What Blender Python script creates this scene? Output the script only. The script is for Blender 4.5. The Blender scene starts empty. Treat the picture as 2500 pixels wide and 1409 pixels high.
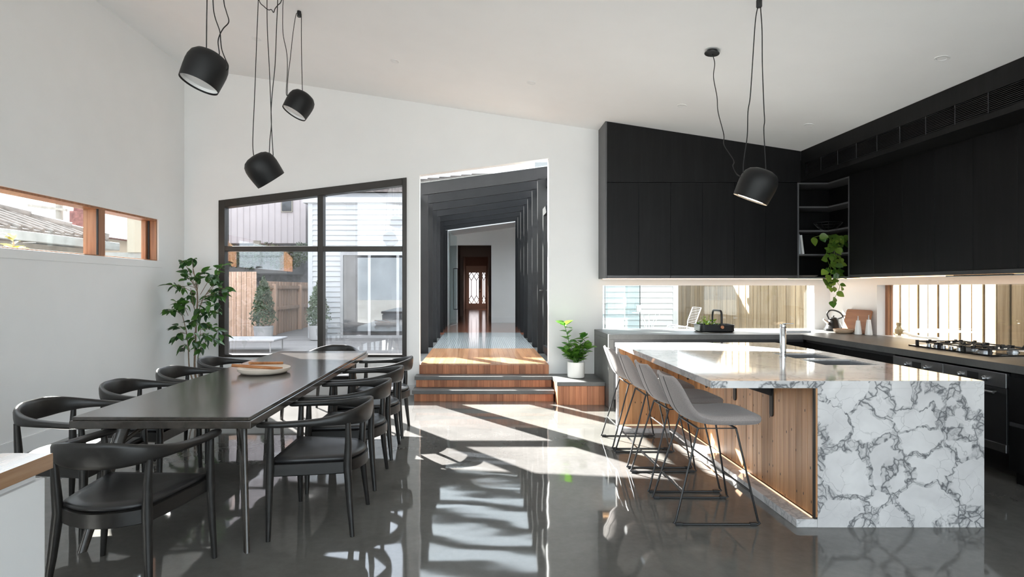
import bpy, bmesh, math, random
from mathutils import Vector, Matrix, Euler

# ------------------------------------------------------------------ camera, sky, sun, exposure
FPX, VPX, VPY, EYE = 1400.0, 1170.0, 703.0, 1.47      # focal length / vanishing point in photo pixels, eye height
scn = bpy.context.scene
col = scn.collection
cam_d = bpy.data.cameras.new('camera')
cam_d.sensor_width = 36.0
cam_d.lens = 36.0 * FPX / 2500.0
cam_d.shift_x = (1250.0 - VPX) / 2500.0
cam_d.shift_y = -(704.5 - VPY) / 2500.0
cam_d.clip_start = 0.05
cam_d.clip_end = 300
cam = bpy.data.objects.new('camera', cam_d)
cam.location = (0, 0, EYE)
cam.rotation_euler = (math.radians(90), 0, 0)
col.objects.link(cam)
scn.camera = cam

world = bpy.data.worlds.new('world')
scn.world = world
world.use_nodes = True
bg = world.node_tree.nodes['Background']
bg.inputs['Color'].default_value = (0.84, 0.92, 1.0, 1)
bg.inputs['Strength'].default_value = 1.75

sun_d = bpy.data.lights.new('sun', 'SUN')
sun_d.energy = 23.0
sun_d.angle = math.radians(0.53)
sun_d.color = (1.0, 0.965, 0.91)
sun = bpy.data.objects.new('sun', sun_d)
SUN_DIR = Vector((0.75, -1.0, -0.796)).normalized()
sun.rotation_euler = SUN_DIR.to_track_quat('-Z', 'Y').to_euler()
sun.location = (-20, 30, 25)
col.objects.link(sun)

scn.view_settings.view_transform = 'Standard'
scn.view_settings.look = 'None'
scn.view_settings.exposure = 1.54
scn.view_settings.gamma = 1.0
scn.view_settings.use_curve_mapping = False
scn.cycles.max_bounces = 14
scn.cycles.diffuse_bounces = 6
scn.cycles.glossy_bounces = 5
scn.cycles.transmission_bounces = 6
scn.cycles.transparent_max_bounces = 24
scn.cycles.sample_clamp_indirect = 30.0

R = math.radians
random.seed(7)

def P(px, py, Y):
    return Vector(((px - VPX) * Y / FPX, Y, EYE - (py - VPY) * Y / FPX))
def zc(x):                                            # underside of the sloping ceiling
    return 3.889 - 0.1535 * x

# ------------------------------------------------------------------ mesh helpers
class MB:
    def __init__(s):
        s.v = []; s.f = []
    def add(s, vs, fs):
        o = len(s.v)
        s.v += [tuple(p) for p in vs]
        s.f += [tuple(i + o for i in f) for f in fs]
        return s
    def box(s, x0, x1, y0, y1, z0, z1):
        return s.add([(x0,y0,z0),(x1,y0,z0),(x1,y1,z0),(x0,y1,z0),(x0,y0,z1),(x1,y0,z1),(x1,y1,z1),(x0,y1,z1)],
                     [(0,3,2,1),(4,5,6,7),(0,1,5,4),(1,2,6,5),(2,3,7,6),(3,0,4,7)])
    def prism(s, poly, vec):
        n = len(poly); vec = Vector(vec)
        a = [Vector(p) for p in poly]; b = [p + vec for p in a]
        fs = [tuple(range(n)), tuple(range(2*n-1, n-1, -1))]
        fs += [(i, (i+1) % n, n + (i+1) % n, n + i) for i in range(n)]
        return s.add(a + b, fs)
    def tube(s, pts, rad, n=8, cap=True, closed=False):
        pts = [Vector(p) for p in pts]
        m = len(pts)
        if not isinstance(rad, (list, tuple)): rad = [rad] * m
        rings = []; nrm = None
        for i in range(m):
            if closed: t = pts[(i+1) % m] - pts[i-1]
            elif i == 0: t = pts[1] - pts[0]
            elif i == m-1: t = pts[-1] - pts[-2]
            else: t = (pts[i+1]-pts[i]).normalized() + (pts[i]-pts[i-1]).normalized()
            if t.length < 1e-9: t = Vector((0,0,1))
            t.normalize()
            if nrm is None:
                nrm = t.orthogonal().normalized()
            else:
                nrm = nrm - t * nrm.dot(t)
                nrm = nrm.normalized() if nrm.length > 1e-6 else t.orthogonal().normalized()
            b = t.cross(nrm)
            rings.append([pts[i] + (nrm*math.cos(2*math.pi*k/n) + b*math.sin(2*math.pi*k/n)) * rad[i] for k in range(n)])
        return s.loft(rings, cap=cap, closed=closed)
    def loft(s, rings, cap=True, closed=False):
        n = len(rings[0]); m = len(rings)
        vs = [p for r in rings for p in r]; fs = []
        for i in range(m if closed else m-1):
            j = (i+1) % m
            for k in range(n):
                fs.append((i*n+k, i*n+(k+1) % n, j*n+(k+1) % n, j*n+k))
        if cap and not closed:
            fs.append(tuple(range(n-1, -1, -1)))
            fs.append(tuple((m-1)*n + k for k in range(n)))
        return s.add(vs, fs)
    def lathe(s, prof, n=24, loc=(0,0,0), cap=True):
        rings = []
        for r, z in prof:
            r = max(r, 1e-4)
            rings.append([(loc[0]+r*math.cos(2*math.pi*k/n), loc[1]+r*math.sin(2*math.pi*k/n), loc[2]+z) for k in range(n)])
        return s.loft(rings, cap=cap)
    def xf(s, mat):
        s.v = [tuple(mat @ Vector(p)) for p in s.v]
        return s

def origin_of(o):
    v = Vector((0,0,0))
    while o is not None:
        v += o.location; o = o.parent
    return v

def mesh_of(mb, name, mat, off=Vector((0,0,0)), smooth=None, recalc=True):
    me = bpy.data.meshes.new(name)
    me.from_pydata([tuple(Vector(p) - off) for p in mb.v], [], mb.f)
    if recalc:
        bm = bmesh.new(); bm.from_mesh(me)
        bmesh.ops.recalc_face_normals(bm, faces=bm.faces)
        bm.to_mesh(me); bm.free()
    if smooth is not None:
        me.polygons.foreach_set('use_smooth', [True] * len(me.polygons))
        if smooth < 179: me.set_sharp_from_angle(angle=R(smooth))
    if mat is not None: me.materials.append(mat)
    me.update()
    return me

def build(name, mb, mat, parent=None, smooth=None, bevel=0, sub=0, recalc=True):
    off = origin_of(parent) if parent is not None else Vector((0,0,0))
    o = bpy.data.objects.new(name, mesh_of(mb, name, mat, off, smooth, recalc))
    col.objects.link(o)
    if parent is not None: o.parent = parent
    if bevel:
        m = o.modifiers.new('bevel', 'BEVEL'); m.width = bevel; m.segments = 2; m.limit_method = 'ANGLE'; m.angle_limit = R(35)
    if sub:
        m = o.modifiers.new('sub', 'SUBSURF'); m.levels = sub; m.render_levels = sub
    return o

def piece(name, me, parent, loc=(0,0,0), rot=None, scale=None):
    o = bpy.data.objects.new(name, me)
    col.objects.link(o)
    o.location = Vector(loc) - (origin_of(parent) if parent is not None else Vector((0,0,0)))
    if rot is not None: o.rotation_euler = rot
    if scale is not None: o.scale = scale
    if parent is not None: o.parent = parent
    return o

def tag(o, label, cat, group=None, kind=None):
    o['label'] = label
    if cat: o['category'] = cat
    if group: o['group'] = group
    if kind: o['kind'] = kind
    return o

def thing(name, label, cat, loc=(0,0,0), group=None, kind=None):
    o = bpy.data.objects.new(name, None)
    o.empty_display_size = 0.1
    o.location = loc
    col.objects.link(o)
    return tag(o, label, cat, group, kind)

def dup(root, loc, rz=0.0, label=None, group=None):
    r = root.copy(); col.objects.link(r)
    r.location = loc; r.rotation_euler = (0, 0, rz)
    if label: r['label'] = label
    if group: r['group'] = group
    for ch in list(root.children):
        c = ch.copy(); col.objects.link(c); c.parent = r
        for g in list(ch.children):
            d = g.copy(); col.objects.link(d); d.parent = c
    return r

_bc = {}
def board_mesh(dx, dy, dz, c, mat):
    """box with chamfered long edges, origin at its min corner"""
    key = (round(dx,4), round(dy,4), round(dz,4), round(c,4), mat.name)
    if key in _bc: return _bc[key]
    d = [dx, dy, dz]; ax = max(range(3), key=lambda i: d[i])
    u, w = [i for i in range(3) if i != ax]
    a, b = d[u], d[w]
    oct_ = [(c,0),(a-c,0),(a,c),(a,b-c),(a-c,b),(c,b),(0,b-c),(0,c)]
    def mk(p, t):
        q = [0,0,0]; q[u] = p[0]; q[w] = p[1]; q[ax] = t
        return tuple(q)
    mb = MB().loft([[mk(p, 0) for p in oct_], [mk(p, d[ax]) for p in oct_]])
    me = mesh_of(mb, 'board', mat)
    _bc[key] = me
    return me
def board(name, parent, x0, x1, y0, y1, z0, z1, mat, c=0.002):
    return piece(name, board_mesh(x1-x0, y1-y0, z1-z0, c, mat), parent, (x0, y0, z0))

def catmull(pts, n=6):
    pts = [Vector(p) for p in pts]
    q = [2*pts[0]-pts[1]] + pts + [2*pts[-1]-pts[-2]]
    out = []
    for i in range(1, len(q)-2):
        p0, p1, p2, p3 = q[i-1:i+3]
        for k in range(n):
            t = k / n
            out.append(0.5*((2*p1) + (p2-p0)*t + (2*p0-5*p1+4*p2-p3)*t*t + (3*p1-p0-3*p2+p3)*t**3))
    out.append(pts[-1])
    return out

# ------------------------------------------------------------------ materials
def nodes_of(name):
    m = bpy.data.materials.new(name); m.use_nodes = True
    nt = m.node_tree
    return m, nt, nt.nodes['Principled BSDF'], nt.links
def S(b, **kw):
    names = dict(rough='Roughness', metal='Metallic', spec='Specular IOR Level', coat='Coat Weight', coatr='Coat Roughness',
                 emit='Emission Strength', trans='Transmission Weight', ior='IOR', sheen='Sheen Weight')
    for k, v in kw.items():
        b.inputs[names[k]].default_value = v
def rgba(c): return (c[0], c[1], c[2], 1.0)
def nd(nt, t, **kw):
    n = nt.nodes.new(t)
    for k, v in kw.items():
        if k in n.inputs: n.inputs[k].default_value = v
        else: setattr(n, k, v)
    return n
def ramp(nt, stops, interp='LINEAR'):
    r = nt.nodes.new('ShaderNodeValToRGB'); cr = r.color_ramp; cr.interpolation = interp
    while len(cr.elements) < len(stops): cr.elements.new(0.5)
    for e, (p, c) in zip(cr.elements, stops):
        e.position = p; e.color = rgba(c) if len(c) == 3 else c
    return r
def coords(nt, scale=(1,1,1), kind='Object', rot=(0,0,0)):
    mp = nt.nodes.new('ShaderNodeMapping'); mp.inputs['Scale'].default_value = scale; mp.inputs['Rotation'].default_value = rot
    if kind == 'World':
        g = nt.nodes.new('ShaderNodeNewGeometry'); nt.links.new(g.outputs['Position'], mp.inputs['Vector'])
    else:
        g = nt.nodes.new('ShaderNodeTexCoord'); nt.links.new(g.outputs[kind], mp.inputs['Vector'])
    return mp.outputs['Vector']
def bump(nt, b, h, strength=0.1, dist=0.01):
    n = nt.nodes.new('ShaderNodeBump'); n.inputs['Strength'].default_value = strength; n.inputs['Distance'].default_value = dist
    nt.links.new(h, n.inputs['Height']); nt.links.new(n.outputs['Normal'], b.inputs['Normal'])
    return n

def plain(name, c, rough=0.5, noise=0.06, nscale=8.0, bmp=0.0, bscale=60.0, **kw):
    m, nt, b, L = nodes_of(name)
    v = coords(nt)
    n = nd(nt, 'ShaderNodeTexNoise', Scale=nscale, Detail=3.0); L.new(v, n.inputs['Vector'])
    r = ramp(nt, [(0.3, tuple(x*(1-noise) for x in c)), (0.7, tuple(min(1, x*(1+noise)) for x in c))])
    L.new(n.outputs['Fac'], r.inputs['Fac']); L.new(r.outputs['Color'], b.inputs['Base Color'])
    S(b, rough=rough, **kw)
    if bmp:
        n2 = nd(nt, 'ShaderNodeTexNoise', Scale=bscale, Detail=2.0); L.new(v, n2.inputs['Vector'])
        bump(nt, b, n2.outputs['Fac'], bmp, 0.002)
    return m

def wood(name, cols, axis='Z', scale=1.0, rough=0.45, vary=0.35, coat=0.0, holes=False, kind='World', spec=0.4):
    m, nt, b, L = nodes_of(name)
    st = {'X': (1.2,22,22), 'Y': (22,1.2,22), 'Z': (22,22,1.2)}[axis]
    v = coords(nt, tuple(s*scale for s in st), kind)
    oi = nt.nodes.new('ShaderNodeObjectInfo')
    off = nd(nt, 'ShaderNodeVectorMath', operation='SCALE'); off.inputs[0].default_value = (37, 53, 71); L.new(oi.outputs['Random'], off.inputs['Scale'])
    ad = nd(nt, 'ShaderNodeVectorMath', operation='ADD'); L.new(v, ad.inputs[0]); L.new(off.outputs[0], ad.inputs[1])
    n = nd(nt, 'ShaderNodeTexNoise', Scale=1.0, Detail=5.0, Roughness=0.6, Distortion=0.6); L.new(ad.outputs[0], n.inputs['Vector'])
    r = ramp(nt, [(0.25, cols[0]), (0.5, cols[1]), (0.75, cols[2])])
    L.new(n.outputs['Fac'], r.inputs['Fac'])
    hv = nt.nodes.new('ShaderNodeHueSaturation')
    mr = nd(nt, 'ShaderNodeMapRange'); mr.inputs['To Min'].default_value = 1-vary; mr.inputs['To Max'].default_value = 1+vary
    L.new(oi.outputs['Random'], mr.inputs['Value']); L.new(mr.outputs[0], hv.inputs['Value']); L.new(r.outputs['Color'], hv.inputs['Color'])
    out = hv.outputs['Color']
    if holes:
        v2a = coords(nt, (1, 1, 1), kind, (0, 0, R(45)))
        mp2 = nt.nodes.new('ShaderNodeMapping'); mp2.inputs['Scale'].default_value = (19, 0, 5.5); L.new(v2a, mp2.inputs['Vector']); 
        sx_ = nt.nodes.new('ShaderNodeSeparateXYZ'); L.new(mp2.outputs['Vector'], sx_.inputs[0])
        cx_ = nt.nodes.new('ShaderNodeCombineXYZ'); L.new(sx_.outputs['X'], cx_.inputs['X']); L.new(sx_.outputs['Z'], cx_.inputs['Y']); v2 = cx_.outputs[0]
        vo = nd(nt, 'ShaderNodeTexVoronoi', Scale=1.0, voronoi_dimensions='2D'); L.new(v2, vo.inputs['Vector'])
        lt = nd(nt, 'ShaderNodeMath', operation='LESS_THAN'); lt.inputs[1].default_value = 0.055; L.new(vo.outputs['Distance'], lt.inputs[0])
        sep = nt.nodes.new('ShaderNodeSeparateColor'); L.new(vo.outputs['Color'], sep.inputs[0])
        g2 = nd(nt, 'ShaderNodeMath', operation='GREATER_THAN'); g2.inputs[1].default_value = 0.5; L.new(sep.outputs[0], g2.inputs[0])
        mu = nd(nt, 'ShaderNodeMath', operation='MULTIPLY'); L.new(lt.outputs[0], mu.inputs[0]); L.new(g2.outputs[0], mu.inputs[1])
        mx = nd(nt, 'ShaderNodeMix', data_type='RGBA'); L.new(mu.outputs[0], mx.inputs[0]); L.new(out, mx.inputs[6]); mx.inputs[7].default_value = (0.02,0.012,0.008,1)
        out = mx.outputs[2]
    L.new(out, b.inputs['Base Color'])
    S(b, rough=rough, coat=coat, coatr=0.12, spec=spec)
    bump(nt, b, n.outputs['Fac'], 0.12, 0.002)
    return m

def emitter(name, c, s):
    m, nt, b, L = nodes_of(name)
    b.inputs['Base Color'].default_value = rgba(c); b.inputs['Emission Color'].default_value = rgba(c); S(b, emit=s)
    return m

def glass(name, tint=(0.95,0.98,0.97), refl=0.05):
    m = bpy.data.materials.new(name); m.use_nodes = True
    nt = m.node_tree; nt.nodes.clear(); L = nt.links
    out = nt.nodes.new('ShaderNodeOutputMaterial')
    tr = nd(nt, 'ShaderNodeBsdfTransparent'); tr.inputs['Color'].default_value = rgba(tint)
    gl = nd(nt, 'ShaderNodeBsdfGlossy'); gl.inputs['Roughness'].default_value = 0.0; gl.inputs['Color'].default_value = (1,1,1,1)
    lw = nd(nt, 'ShaderNodeLayerWeight'); lw.inputs['Blend'].default_value = 0.5
    pw = nd(nt, 'ShaderNodeMath', operation='POWER'); pw.inputs[1].default_value = 5.0; L.new(lw.outputs['Facing'], pw.inputs[0])
    ma = nd(nt, 'ShaderNodeMath', operation='MULTIPLY_ADD'); ma.inputs[1].default_value = 1-refl; ma.inputs[2].default_value = refl; L.new(pw.outputs[0], ma.inputs[0])
    mx = nt.nodes.new('ShaderNodeMixShader'); L.new(ma.outputs[0], mx.inputs[0]); L.new(tr.outputs[0], mx.inputs[1]); L.new(gl.outputs[0], mx.inputs[2])
    L.new(mx.outputs[0], out.inputs['Surface'])
    return m

M = {}
M['wall'] = plain('white_paint', (0.80, 0.80, 0.80), 0.55, 0.012, 3.0, spec=0.3)
M['ceil'] = plain('ceiling_paint', (0.86, 0.86, 0.86), 0.6, 0.01, 3.0, spec=0.25)
M['splash'] = plain('white_splashback', (0.82, 0.80, 0.785), 0.2, 0.01, 3.0)
M['bronze'] = plain('dark_bronze_aluminium', (0.030, 0.025, 0.021), 0.38, 0.1, 5, metal=0.35)
M['steel'] = plain('charcoal_steel', (0.0115, 0.0118, 0.0132), 0.5, 0.1, 5, spec=0.15)
M['black'] = plain('black_metal', (0.012, 0.012, 0.013), 0.42, 0.1, 20)
M['chrome'] = plain('chrome', (0.75, 0.76, 0.78), 0.08, 0.01, 5, metal=1.0)
M['inox'] = plain('brushed_steel', (0.42, 0.42, 0.43), 0.32, 0.06, 30, metal=1.0)
M['glass'] = glass('window_glass', (0.96, 0.98, 0.975), 0.03)
M['glass_dine'] = glass('courtyard_window_glass', (0.90, 0.91, 0.93), 0.06)
M['glass_pool'] = glass('pool_fence_glass', (0.86, 0.93, 0.94), 0.06)
M['led'] = emitter('warm_led', (1.0, 0.60, 0.30), 2.6)
M['lampglow'] = emitter('lamp_diffuser_glow', (1.0, 0.86, 0.66), 7.0)
M['led_low'] = emitter('warm_led_dim', (1.0, 0.60, 0.30), 0.9)
M['white'] = plain('white_lacquer', (0.78, 0.785, 0.79), 0.35, 0.01, 5)
M['ceramic'] = plain('white_ceramic', (0.84, 0.83, 0.815), 0.12, 0.01, 5)
M['lens'] = plain('lamp_inner_white', (0.82, 0.82, 0.82), 0.6, 0.02, 5)
M['whitewire'] = plain('white_powder_coat', (0.85, 0.85, 0.86), 0.4, 0.01, 5)
M['leather'] = plain('black_leather', (0.018, 0.018, 0.019), 0.38, 0.15, 6, bmp=0.12, bscale=220)
M['pendant'] = plain('matt_black_shade', (0.006, 0.006, 0.0065), 0.5, 0.08, 10, spec=0.35)
M['cord'] = plain('black_cord', (0.006, 0.006, 0.006), 0.6, 0.05, 10)
M['soil'] = plain('dark_soil', (0.035, 0.025, 0.018), 0.95, 0.3, 60, bmp=0.6, bscale=90)
M['copper'] = plain('copper_knob', (0.62, 0.27, 0.14), 0.3, 0.1, 10, metal=0.6)
M['paper'] = plain('book_cover_white', (0.72, 0.72, 0.72), 0.6, 0.03, 10)
M['paper2'] = plain('book_cover_grey', (0.42, 0.45, 0.48), 0.6, 0.03, 10)
M['hose'] = plain('white_hose', (0.8, 0.8, 0.8), 0.4, 0.02, 10)
M['brass'] = plain('dull_brass_valve', (0.24, 0.19, 0.11), 0.45, 0.2, 30, metal=0.6)
M['stone_trim'] = plain('grey_render', (0.24, 0.24, 0.245), 0.8, 0.08, 5)
M['pink'] = plain('pale_pink_cladding', (0.38, 0.335, 0.33), 0.85, 0.05, 2)
M['cream'] = plain('cream_cladding', (0.24, 0.215, 0.175), 0.85, 0.05, 2)
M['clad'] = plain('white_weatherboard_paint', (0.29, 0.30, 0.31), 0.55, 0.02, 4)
M['brick'] = plain('red_brown_brick', (0.15, 0.065, 0.06), 0.9, 0.35, 9)
M['greybrick'] = plain('grey_brick', (0.15, 0.15, 0.16), 0.9, 0.3, 9)
M['redroof'] = plain('red_roof', (0.10, 0.036, 0.033), 0.8, 0.15, 2)
M['tile'] = plain('weathered_roof_tile', (0.12, 0.10, 0.09), 0.8, 0.4, 6)
M['gutter'] = plain('grey_gutter', (0.17, 0.17, 0.165), 0.7, 0.15, 6)
M['hall'] = plain('dimmed_hall_paint', (0.30, 0.215, 0.175), 0.7, 0.03, 3)  # pale hall walls darkened to tan: the unlit hallway is in the colour
M['doorpaint'] = plain('door_cream_paint', (0.62, 0.52, 0.45), 0.5, 0.02, 3)
M['leadglow'] = glass('leadlight_glass', (0.62, 0.56, 0.54), 0.04)
M['lead'] = plain('lead_came', (0.10, 0.08, 0.07), 0.6, 0.1, 10)
M['bounce_paving'] = plain('pale_paving', (0.36, 0.35, 0.335), 0.9, 0.12, 3)
M['pole'] = plain('weathered_pole', (0.22, 0.20, 0.18), 0.9, 0.2, 5)

# stone worktop
def concrete(name, c, rough, coat=0.0, sc=2.2, kind='World'):
    m, nt, b, L = nodes_of(name)
    v = coords(nt, (1,1,1), kind)
    n1 = nd(nt, 'ShaderNodeTexNoise', Scale=sc, Detail=8.0, Roughness=0.62, Distortion=0.4); L.new(v, n1.inputs['Vector'])
    n2 = nd(nt, 'ShaderNodeTexNoise', Scale=sc*18, Detail=4.0, Roughness=0.7); L.new(v, n2.inputs['Vector'])
    mx = nd(nt, 'ShaderNodeMath', operation='MULTIPLY_ADD'); mx.inputs[1].default_value = 0.30; L.new(n2.outputs['Fac'], mx.inputs[0]); L.new(n1.outputs['Fac'], mx.inputs[2])
    r = ramp(nt, [(0.42, tuple(x*0.72 for x in c)), (0.66, c), (0.9, tuple(x*1.32 for x in c))])
    L.new(mx.outputs[0], r.inputs['Fac']); L.new(r.outputs['Color'], b.inputs['Base Color'])
    S(b, rough=rough, coat=coat)
    return m, nt, b, L, v
M['stone'] = concrete('grey_concrete_stone', (0.105, 0.105, 0.103), 0.42)[0]
m, nt, b, L, v = concrete('polished_concrete_floor', (0.135, 0.130, 0.122), 0.30, 0.0, 1.1)
S(b, rough=0.045, spec=0.75)
nb = nd(nt, 'ShaderNodeTexNoise', Scale=1.5, Detail=1.5, Roughness=0.45); 
mpv = coords(nt, (1.0, 1.6, 1.0), 'World'); L.new(mpv, nb.inputs['Vector'])
bump(nt, b, nb.outputs['Fac'], 0.30, 0.011)
M['floor'] = m

def marble(name, scale, dens, rough=0.08):
    m, nt, b, L = nodes_of(name)
    v = coords(nt, (1,1,1), 'World')
    w = nd(nt, 'ShaderNodeTexNoise', Scale=2.6, Detail=4.0, Roughness=0.55); L.new(v, w.inputs['Vector'])
    sb = nd(nt, 'ShaderNodeVectorMath', operation='SUBTRACT'); L.new(w.outputs['Color'], sb.inputs[0]); sb.inputs[1].default_value = (0.5,0.5,0.5)
    sc = nd(nt, 'ShaderNodeVectorMath', operation='SCALE'); sc.inputs['Scale'].default_value = 0.38; L.new(sb.outputs[0], sc.inputs[0])
    wv = nd(nt, 'ShaderNodeVectorMath', operation='ADD'); L.new(v, wv.inputs[0]); L.new(sc.outputs[0], wv.inputs[1])
    # fine warp so vein borders are ragged
    w2 = nd(nt, 'ShaderNodeTexNoise', Scale=14.0, Detail=3.0); L.new(v, w2.inputs['Vector'])
    sb2 = nd(nt, 'ShaderNodeVectorMath', operation='SUBTRACT'); L.new(w2.outputs['Color'], sb2.inputs[0]); sb2.inputs[1].default_value = (0.5,0.5,0.5)
    sc2 = nd(nt, 'ShaderNodeVectorMath', operation='SCALE'); sc2.inputs['Scale'].default_value = 0.045; L.new(sb2.outputs[0], sc2.inputs[0])
    wv2 = nd(nt, 'ShaderNodeVectorMath', operation='ADD'); L.new(wv.outputs[0], wv2.inputs[0]); L.new(sc2.outputs[0], wv2.inputs[1])
    def mth(op, a_, b_):
        n = nd(nt, 'ShaderNodeMath', operation=op)
        for i_, q_ in ((0, a_), (1, b_)):
            if isinstance(q_, (int, float)): n.inputs[i_].default_value = q_
            else: L.new(q_, n.inputs[i_])
        return n.outputs[0]
    def edge(s_, rnd=1.0):
        vo = nd(nt, 'ShaderNodeTexVoronoi', feature='DISTANCE_TO_EDGE', Scale=s_, Randomness=rnd); L.new(wv2.outputs[0], vo.inputs['Vector']); return vo.outputs['Distance']
    def rmp(q_, lo, hi, a0=0.0, a1=1.0):
        r_ = nd(nt, 'ShaderNodeMapRange'); r_.inputs['From Min'].default_value = lo; r_.inputs['From Max'].default_value = hi
        r_.inputs['To Min'].default_value = a0; r_.inputs['To Max'].default_value = a1; L.new(q_, r_.inputs['Value']); return r_.outputs[0]
    def noi(s_, d_=2.0):
        n = nd(nt, 'ShaderNodeTexNoise', Scale=s_, Detail=d_); L.new(wv.outputs[0], n.inputs['Vector']); return n.outputs['Fac']
    e1 = edge(4.2*scale)
    wdt = rmp(noi(1.7), 0.38, 0.66, 0.006, 0.21)                  # how wide the broken matrix between pebbles is
    zone = rmp(mth('DIVIDE', e1, wdt), 0.75, 1.05, 1.0, 0.0)
    f1 = rmp(edge(17.0*scale), 0.0, 0.16, 1.0, 0.0)
    f2 = rmp(edge(38.0*scale), 0.0, 0.22, 0.7, 0.0)
    fine = mth('MAXIMUM', mth('MAXIMUM', f1, mth('MULTIPLY', f2, rmp(noi(5.0), 0.45, 0.6))), 0.16)
    line = mth('MULTIPLY', rmp(e1, 0.0, 0.022, 0.9, 0.0), rmp(noi(3.3), 0.35, 0.6))
    blot = mth('MULTIPLY', rmp(noi(4.4, 4.0), 0.60, 0.70), zone)
    thin = mth('MULTIPLY', rmp(edge(8.5*scale), 0.0, 0.02, 0.55, 0.0), rmp(noi(2.3), 0.45, 0.62))
    allv = mth('MAXIMUM', mth('MAXIMUM', mth('MULTIPLY', zone, fine), line), mth('MAXIMUM', mth('MULTIPLY', blot, 0.8), thin))
    allv = mth('MULTIPLY', allv, dens)
    base = nd(nt, 'ShaderNodeTexNoise', Scale=4.0, Detail=3.0); L.new(wv.outputs[0], base.inputs['Vector'])
    rb = ramp(nt, [(0.35, (0.55, 0.535, 0.535)), (0.65, (0.67, 0.655, 0.65))]); L.new(base.outputs['Fac'], rb.inputs['Fac'])
    mx = nd(nt, 'ShaderNodeMix', data_type='RGBA'); L.new(allv, mx.inputs[0]); L.new(rb.outputs['Color'], mx.inputs[6]); mx.inputs[7].default_value = (0.115, 0.118, 0.125, 1)
    L.new(mx.outputs[2], b.inputs['Base Color'])
    S(b, rough=rough, spec=0.5)
    return m
M['marble'] = marble('veined_white_marble', 1.0, 1.0)
M['marble_top'] = marble('pale_veined_marble_top', 0.8, 0.45, 0.06)

M['chairwood'] = wood('black_stained_wood', [(0.010,0.009,0.009),(0.016,0.015,0.014),(0.024,0.022,0.021)], 'Y', 1.0, 0.36, 0.1, kind='Object')
M['tablewood'] = wood('black_brown_table_wood', [(0.022,0.018,0.015),(0.034,0.028,0.023),(0.050,0.041,0.034)], 'Y', 0.6, 0.20, 0.05, coat=0.5)
M['blackply'] = wood('black_stained_veneer', [(0.0035,0.0035,0.0038),(0.0055,0.0055,0.006),(0.009,0.009,0.0097)], 'Z', 1.0, 0.45, 0.12, spec=0.2)
M['shelfedge'] = plain('dark_grey_laminate', (0.085, 0.085, 0.09), 0.5, 0.05, 10)
M['rail'] = plain('grey_finger_rail', (0.06, 0.06, 0.064), 0.35, 0.05, 10, metal=0.4)
M['islandwood'] = wood('recycled_hardwood_boards', [(0.28,0.125,0.055),(0.45,0.225,0.10),(0.60,0.34,0.17)], 'Z', 0.8, 0.42, 0.25, holes=True)
M['riserwood'] = wood('red_hardwood_risers', [(0.27,0.095,0.045),(0.42,0.165,0.08),(0.54,0.25,0.13)], 'Z', 1.0, 0.45, 0.30)
M['floorwood'] = wood('golden_floorboards', [(0.28,0.13,0.065),(0.40,0.20,0.105),(0.50,0.28,0.155)], 'Y', 0.7, 0.22, 0.18, coat=0.3)
M['hallfloor'] = wood('polished_red_floor', [(0.13,0.045,0.03),(0.21,0.08,0.05),(0.28,0.12,0.075)], 'Y', 0.6, 0.14, 0.1, coat=0.4)
M['fence'] = wood('treated_pine_palings', [(0.20,0.135,0.072),(0.31,0.225,0.136),(0.39,0.30,0.19)], 'Z', 0.7, 0.8, 0.22)
M['fence2'] = wood('aged_pine_fence', [(0.26,0.165,0.12),(0.36,0.245,0.18),(0.44,0.32,0.25)], 'Z', 0.7, 0.85, 0.15)
M['deck'] = wood('grey_decking', [(0.105,0.098,0.095),(0.15,0.142,0.138),(0.19,0.18,0.176)], 'X', 0.7, 0.7, 0.12)
M['windowwood'] = wood('red_cedar_window_frame', [(0.20,0.085,0.042),(0.31,0.145,0.075),(0.42,0.215,0.12)], 'Z', 1.0, 0.45, 0.1)
M['benchwood'] = wood('oak_bench_top', [(0.20,0.105,0.05),(0.32,0.18,0.095),(0.42,0.26,0.15)], 'Y', 0.7, 0.25, 0.05, coat=0.6)
M['boardwood'] = wood('acacia_chopping_board', [(0.12,0.045,0.02),(0.30,0.125,0.055),(0.46,0.24,0.12)], 'Y', 0.35, 0.4, 0.05)
M['bowlwood'] = wood('pale_timber_bowl', [(0.42,0.27,0.17),(0.58,0.42,0.29),(0.66,0.50,0.37)], 'X', 0.6, 0.5, 0.05)
M['stick'] = wood('orange_rolling_stick', [(0.30,0.11,0.035),(0.44,0.18,0.065),(0.52,0.24,0.1)], 'X', 1.0, 0.4, 0.1)
M['plate'] = plain('cream_ceramic', (0.72, 0.62, 0.52), 0.35, 0.03, 8)

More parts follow.
